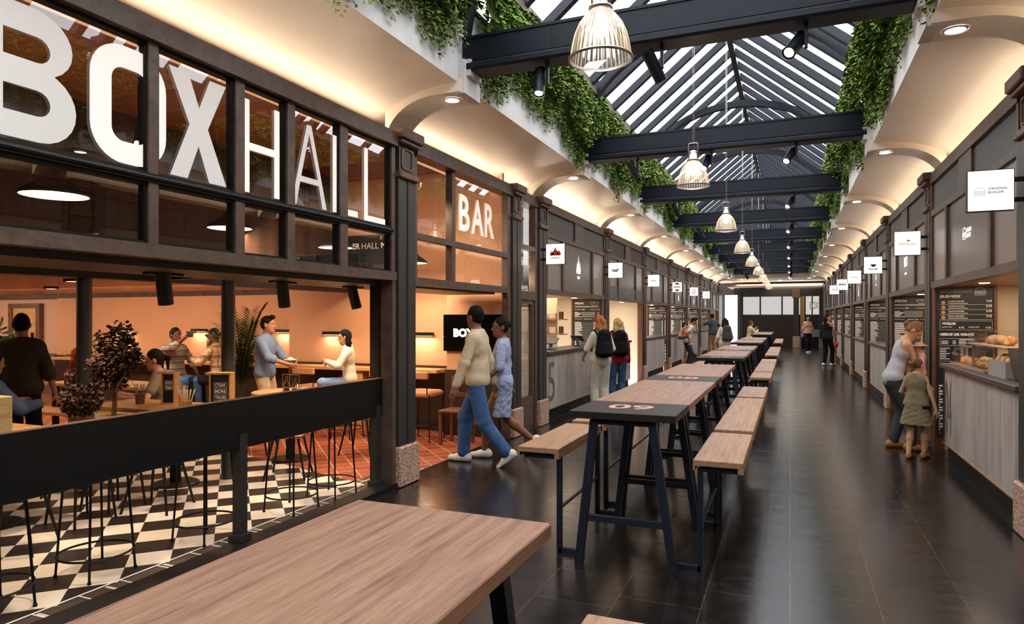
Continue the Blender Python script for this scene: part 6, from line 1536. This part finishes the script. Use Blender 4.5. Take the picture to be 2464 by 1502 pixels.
# talking pair in the bar
person('person in a denim-blue shirt and beige trousers standing holding a plate', (-6.50, 7.05), dirv(1, -.12), 1.64, 'm', .03, hands=((-.12, .36, 1.10), (.10, .38, 1.08)), elbows=((-.9, -.6, -.5), (.9, -.6, -.5)), head=(.05, 0), skin='b88465', hair=('quiff', '1b1512'), top=('rolled', '7d90b0', -.2, .022, 'shirt', '8598b6'), bottom=('trousers', 'd6bd93', .97, .02), shoes='4a3626', h=.0075, curl=.8)
t = thing('plate', 'small white plate of food in the hands of the man in the blue shirt', 'plate', (0, 0, 0)); px_ = (-6.17, 7.16, 1.045); t.location = px_
m = MB(); m.lathe([(.001, .0), (.05, 0), (.085, .018), (.08, .02), (.001, .006)], px_, 24); obj('dish', m, M['paint_white'], t, True); m = MB(); m.sphere((px_[0], px_[1], px_[2] + .02), .045, 12, 8, (1, 1, .7)); obj('food', m, M['cream'], t, True)
person('person in a cream blouse and jeans seated on a bar stool with long dark hair', (-5.46, 7.50), dirv(-1, -.25), 1.46, 'f', .08, seat=.86, feet=((-.1, .42, .50), (.12, .32, .44)), hands=((-.05, .36, 1.25), (.06, .33, 1.22)), elbows=((-.9, -.5, -.6), (.9, -.5, -.6)), head=(.0, 0), skin='c08a6a', hair=('long', '14100e'), top=('long', 'eae0cb', -.03, .02, 'blouse', 'f1e9d8'), bottom=('jeans', 'denim2', .97, .012), shoes='2a2522', h=.0075, curl=.9)
def phone(root, sc, J):
    w = loc2w(root, sc, J['arms'][1][2] + V3(.0, .09, .05)); m = MB(); m.bbox(w[0] - .07, w[0] + .07, w[1] - .005, w[1] + .005, w[2] - .035, w[2] + .035, .004); single('mobile_phone', m, M['ink'], 'black phone raised by the man in the plaid shirt', 'phone')
person('person in a teal plaid shirt raising a phone to take a picture', (-9.28, 8.02), dirv(1, -.55), 1.70, 'm', .0, seat=.60, feet=((-.14, .42, .2), (.14, .42, .2)), hands=((-.28, .20, .72), (.08, .42, 1.36)), elbows=((-.9, -.7, -.3), (.9, .1, -.8)), head=(.1, -.05), skin='6f452f', hair=('short', '120e0c'), top=('rolled', 'plaid1', -.1, .022), bottom=('jeans', '4f79a8', .97), shoes='3a2a20', h=.009, extra=phone)
person('person with shaved head in a cream plaid shirt seated at the wall counter', (-8.58, 8.30), dirv(-1, .1), 1.70, 'm', .12, seat=.60, feet=((-.12, .38, .2), (.12, .38, .2)), hands=((-.16, .40, .99), (.08, .24, 1.30)), elbows=((-.9, -.4, -.8), (.9, .1, -.9)), head=(.1, -.1), skin='6b432e', hair=('bald', '2a1c15'), top=('long', 'plaid2', -.12, .024), bottom=('trousers', '22252c'), shoes='2a2522', h=.009)
person('person with auburn hair in a dark floral top seated on a bench, seen from behind', (-8.22, 5.62), dirv(.55, 1), 1.64, 'f', .08, seat=.45, feet=((-.1, .42, .085), (.1, .42, .085)), hands=((-.2, .42, .80), (.2, .42, .80)), head=(-.6, -.1), skin='d29f83', hair=('long', '8a4a2c'), top=('elbow', 'floral', -.14, .018), bottom=('trousers', 'a99a80'), h=.009)
person('person with dark tied hair in a grey-brown top seated behind the burgundy shrub', (-6.46, 5.44), dirv(-1, -.3), 1.66, 'f', .1, seat=.45, feet=((-.1, .42, .085), (.1, .42, .085)), hands=((-.25, .36, .80), (.12, .40, .80)), head=(.1, -.05), skin='cc9475', hair=('pony', '1c1412'), top=('short', '8a7a66', -.1, .014), bottom=('trousers', '9a8a70'), h=.009)
person('person in a dark olive jacket standing at the left edge, seen from behind', (-7.38, 4.50), dirv(-.35, 1), 1.66, 'm', 0, hands=((-.30, .05, .82), (.33, .04, .80)), head=(.25, 0), skin='b07a5c', hair=('short', '15110f'), top=('rolled', '3c352a', -.08, .026, 'jacket', '3c352a'), bottom=('trousers', '14161d'), shoes='1a1613', h=.008)
person('seated person in a blue shirt cut off by the left edge of the view', (-6.78, 3.78), dirv(.4, 1), 1.66, 'm', .12, seat=.5, feet=((-.1, .42, .085), (.1, .42, .085)), hands=((-.2, .42, .85), (.2, .42, .85)), top=('long', '566a88', -.1, .022), bottom=('trousers', '2a2f3a'), h=.012)
# at the flame stall
person('person with red headband and ginger hair wearing cream, black backpack on the back', (-2.97, 11.1), dirv(-.25, 1), 1.66, 'f', 0, hands=((-.22, .28, 1.0), (.22, .26, 1.0)), head=(.45, 0), skin='d09a7c', hair=('bob', 'b87a40'), top=('elbow', 'e3dac8', -.1, .02), bottom=('trousers', 'stripepants', .97, .03), shoes='e8e2d6', h=.008,
       extra=lambda root, sc, J: (backpack('black backpack worn over the cream shirt')(root, sc, J), J['part']('headband', Field().ell(J['H'] + J['hup'] * .03 - J['hr'] * .01, (.09, .10, .1), .01, (J['hr'], J['hf'], J['hup'])).cut(J['H'] + J['hup'] * .075, J['hup']).cut(J['H'] + J['hup'] * .02, -J['hup']).cut(J['H'] + J['hf'] * .07, J['hf']), cloth('c03a34'))))
person('person with blond hair in a red shirt and jeans, black backpack on the back', (-2.90, 12.05), dirv(-.1, 1), 1.62, 'f', 0, hands=((-.2, .26, 1.0), (.24, .1, .85)), head=(.3, 0), skin='d6a486', hair=('bob', 'c9a878'), top=('long', 'a02c33', -.14, .02), bottom=('jeans', 'denim', .97, .014), shoes='3a2a20', h=.009, extra=backpack('bulky black backpack worn over the red shirt', '121216'))
# piggyback pair
person('person in a pale pink shirt carrying a child piggyback', (-3.08, 22.5), dirv(1, -.1), 1.68, 'm', .32, pelvis=(0, -.06, .93), hands=((-.2, -.02, .98), (.2, .0, .95)), elbows=((-.6, -.9, .1), (.6, -.9, .1)), head=(0, -.1), skin='b87c5a', hair=('quiff', '17120f'), top=('short', 'ead8c8', -.12, .024), bottom=('trousers', '3c4344', .97, .02), shoes='e8e2d6', h=.012)
person('small child with long dark hair riding on the man in the pale pink shirt', (-3.08 - .25, 22.5 - .11, .77), dirv(1, -.1), 1.08, 'f', .3, pelvis=(0, 0, .36), feet=((-.27, .50, .02), (.27, .50, .02)), knees=((-.3, 1, .5), (.3, 1, .5)), hands=((-.12, .50, .90), (.12, .50, .90)), head=(-.2, 0), skin='c48a68', hair=('long', '17110f'), top=('short', 'd9a28c', -.1, .014), bottom=('shorts', '5c6678'), shoes='e7a8b4', h=.012)
# further down on the left
person('person in a dark patterned shirt and khaki trousers leaning at a stall', (-3.02, 29.6), dirv(-.15, 1), 1.80, 'm', .12, hands=((-.62, .35, 1.15), (.35, .4, 1.15)), head=(-.2, 0), skin='a86a48', hair=('short', '2a1a14'), top=('short', 'darkprint', -.1, .024), bottom=('trousers', 'b58a5c', .97, .02), h=.014, face_on=True)
person('person with bobbed brown hair in a white top near the third table', (-1.80, 20.95), dirv(-.1, 1), 1.62, 'f', 0, hands=((-.22, .2, .95), (.22, .2, .95)), skin='d29f83', hair=('bob', '3a2018'), top=('long', 'ece4d4', -.12, .026), bottom=('trousers', 'd8cdb8'), h=.012,
       extra=backpack('dark chequered backpack on the person in white', '4a4a4e'))
person('small figure in pale yellow seated at the farthest table', (-1.62, 30.3), dirv(1, .1), 1.62, 'f', .12, seat=.72, feet=((-.1, .35, .3), (.1, .35, .3)), hands=((-.05, .35, 1.28), (.1, .36, 1.18)), elbows=((-.8, 0, -1), (.8, 0, -1)), skin='c08a66', hair=('short', '6a4a30'), top=('long', 'd9cda0', -.1, .02), bottom=('trousers', '3a3a40'), h=.014)
person('person in a pale pink blouse and black trousers walking towards the camera', (.74, 33.8), dirv(.02, -1), 1.72, 'f', 0, feet=((-.08, -.1, .10), (.08, .14, .085)), hands=((-.25, .05, .82), (.25, -.03, .82)), skin='c48f70', hair=('long', '2a1c16'), top=('elbow', 'd9ae98', -.04, .028, 'blouse'), bottom=('trousers', '16171c', .97, .002), shoes='ece6dc', h=.014)
person('person in a black sleeveless top and trousers looking back over the shoulder', (1.16, 25.0), dirv(.85, .5), 1.76, 'f', 0, feet=((-.09, -.06, .085), (.09, .12, .085)), hands=((-.1, .28, .93), (.12, .26, .93)), head=(-1.5, 0), skin='c08a68', hair=('long', '16110f'), top=('none', '1c1b20', -.08, .02), bottom=('trousers', '121216', .97, .004), shoes='e6ddd0', h=.012)
F = Field(); F.cap((0, -.06, .1), (0, .06, .1), .09, .09, .04, (1, 0, 0), 1.6); F.cap((0, -.05, .16), (0, .05, .2), .04, .03, .03)
t = thing('handbag', 'bright red-orange handbag held by the person in black', 'bag', (1.44, 25.05, .62)); obj('pouch', F.mesh('pouch', .01, [cloth('d8432e')]), [], t); m = MB(); m.tube([(1.44, 24.98, .82), (1.42, 25.02, .93), (1.44, 25.12, .82)], .008, 6); obj('strap', m, cloth('d8432e'), t)
# mother with baby and the girl
def babe(root, sc, J): pass
person('person in a grey tank top and charcoal trousers bending over a baby', (1.22, 9.50), dirv(1, -.25), 1.66, 'f', .30, pelvis=(0, -.05, .93), hands=((-.02, .34, .86), (.08, .32, .80)), elbows=((-.9, -.3, -.6), (.9, -.3, -.3)), head=(-.25, -.95), skin='d09a7a', hair=('pony', '8a6544'), top=('none', 'b9b7bd', -.12, .012, 'tank_top'), bottom=('trousers', '44464c', .95, .016), shoes='b07a48', h=.0065, feet=((-.1, -.02, .085), (.1, .14, .085)))
b = loc2w(bpy.data.objects[[o.name for o in bpy.data.objects if o.get('label', '').startswith('person in a grey tank')][0]], 1.66 / 1.75, (0, .27, 0))
person('baby in a pink floral wrap and sun hat carried against the mother\'s chest', (b[0], b[1], .74), dirv(-1, .25), .80, 'f', .0, pelvis=(0, 0, .45), seat=None, feet=((-.2, .28, .3), (.2, .28, .3)), hands=((-.2, .3, .75), (.2, .3, .75)), skin='d8a488', hair=('short', '8a6544'), top=('long', 'd39a8e', -.2, .04, 'wrap'), bottom=('trousers', 'd39a8e'), shoes=None, h=.01,
       extra=lambda root, sc, J: J['part']('sun_hat', Field().ell(J['H'] + J['hup'] * .06, (.125, .14, .1), .02).cap(J['H'] + J['hup'] * .06 - J['hf'] * .02, J['H'] + J['hup'] * .05 + J['hf'] * .02, .20, .20, .03, J['hup'], 7.).cut(J['H'] + J['hup'] * .03, -J['hup']), cloth('d8a08c')))
person('small girl in an olive green dress and tan shoes seen from behind', (1.34, 8.93), dirv(.75, .7), 1.16, 'f', .0, feet=((-.09, -.1, .085), (.09, .1, .085)), hands=((-.16, .24, 1.0), (.34, .02, .74)), elbows=((-.8, -.4, -.7), (.7, -.8, 0)), head=(-.2, -.3), skin='d6a184', hair=('pony', '6a4a34'), top=('sleeveless', '8a7e62', -.02, .026, 'bodice'), bottom=('skirt', '8a7e62', .36, .19), shoes='a8703c', h=.0065,
       extra=lambda root, sc, J: J['part']('shorts', Field().cap(J['legs'][-1][0], J['legs'][-1][0] * .35 + J['legs'][-1][1] * .65, .11, .09, .03).cap(J['legs'][1][0], J['legs'][1][0] * .35 + J['legs'][1][1] * .65, .11, .09, .03), cloth('1b2226')))
# ------------------------------------------------------------------ camera, sky, render look
cd = bpy.data.cameras.new('camera'); cam = bpy.data.objects.new('camera', cd); COL.objects.link(cam)
cd.sensor_width = 36; cd.lens = 36 * 1617 / 2464; cd.shift_y = (765 - 751) / 2464; cd.clip_start = .05; cd.clip_end = 200
cam.location = (0, 0, 1.62); cam.rotation_euler = (PI / 2, 0, math.atan((1901.6 - 1232) / 1617))
SC.camera = cam
w = bpy.data.worlds.new('overcast_sky'); SC.world = w; w.use_nodes = True
w.node_tree.nodes['Background'].inputs['Color'].default_value = (.93, .96, 1, 1); w.node_tree.nodes['Background'].inputs['Strength'].default_value = 5.0
vs = SC.view_settings; vs.view_transform = 'Standard'; vs.look = 'None'; vs.gamma = 1; vs.use_curve_mapping = False; vs.exposure = 0
cy = SC.cycles; cy.max_bounces = 6; cy.diffuse_bounces = 3; cy.glossy_bounces = 3; cy.transmission_bounces = 4; cy.transparent_max_bounces = 12
cy.use_denoising = True; cy.use_adaptive_sampling = True; cy.adaptive_threshold = .07; cy.adaptive_min_samples = 16; cy.sample_clamp_indirect = 6; cy.caustics_reflective = False; cy.caustics_refractive = False
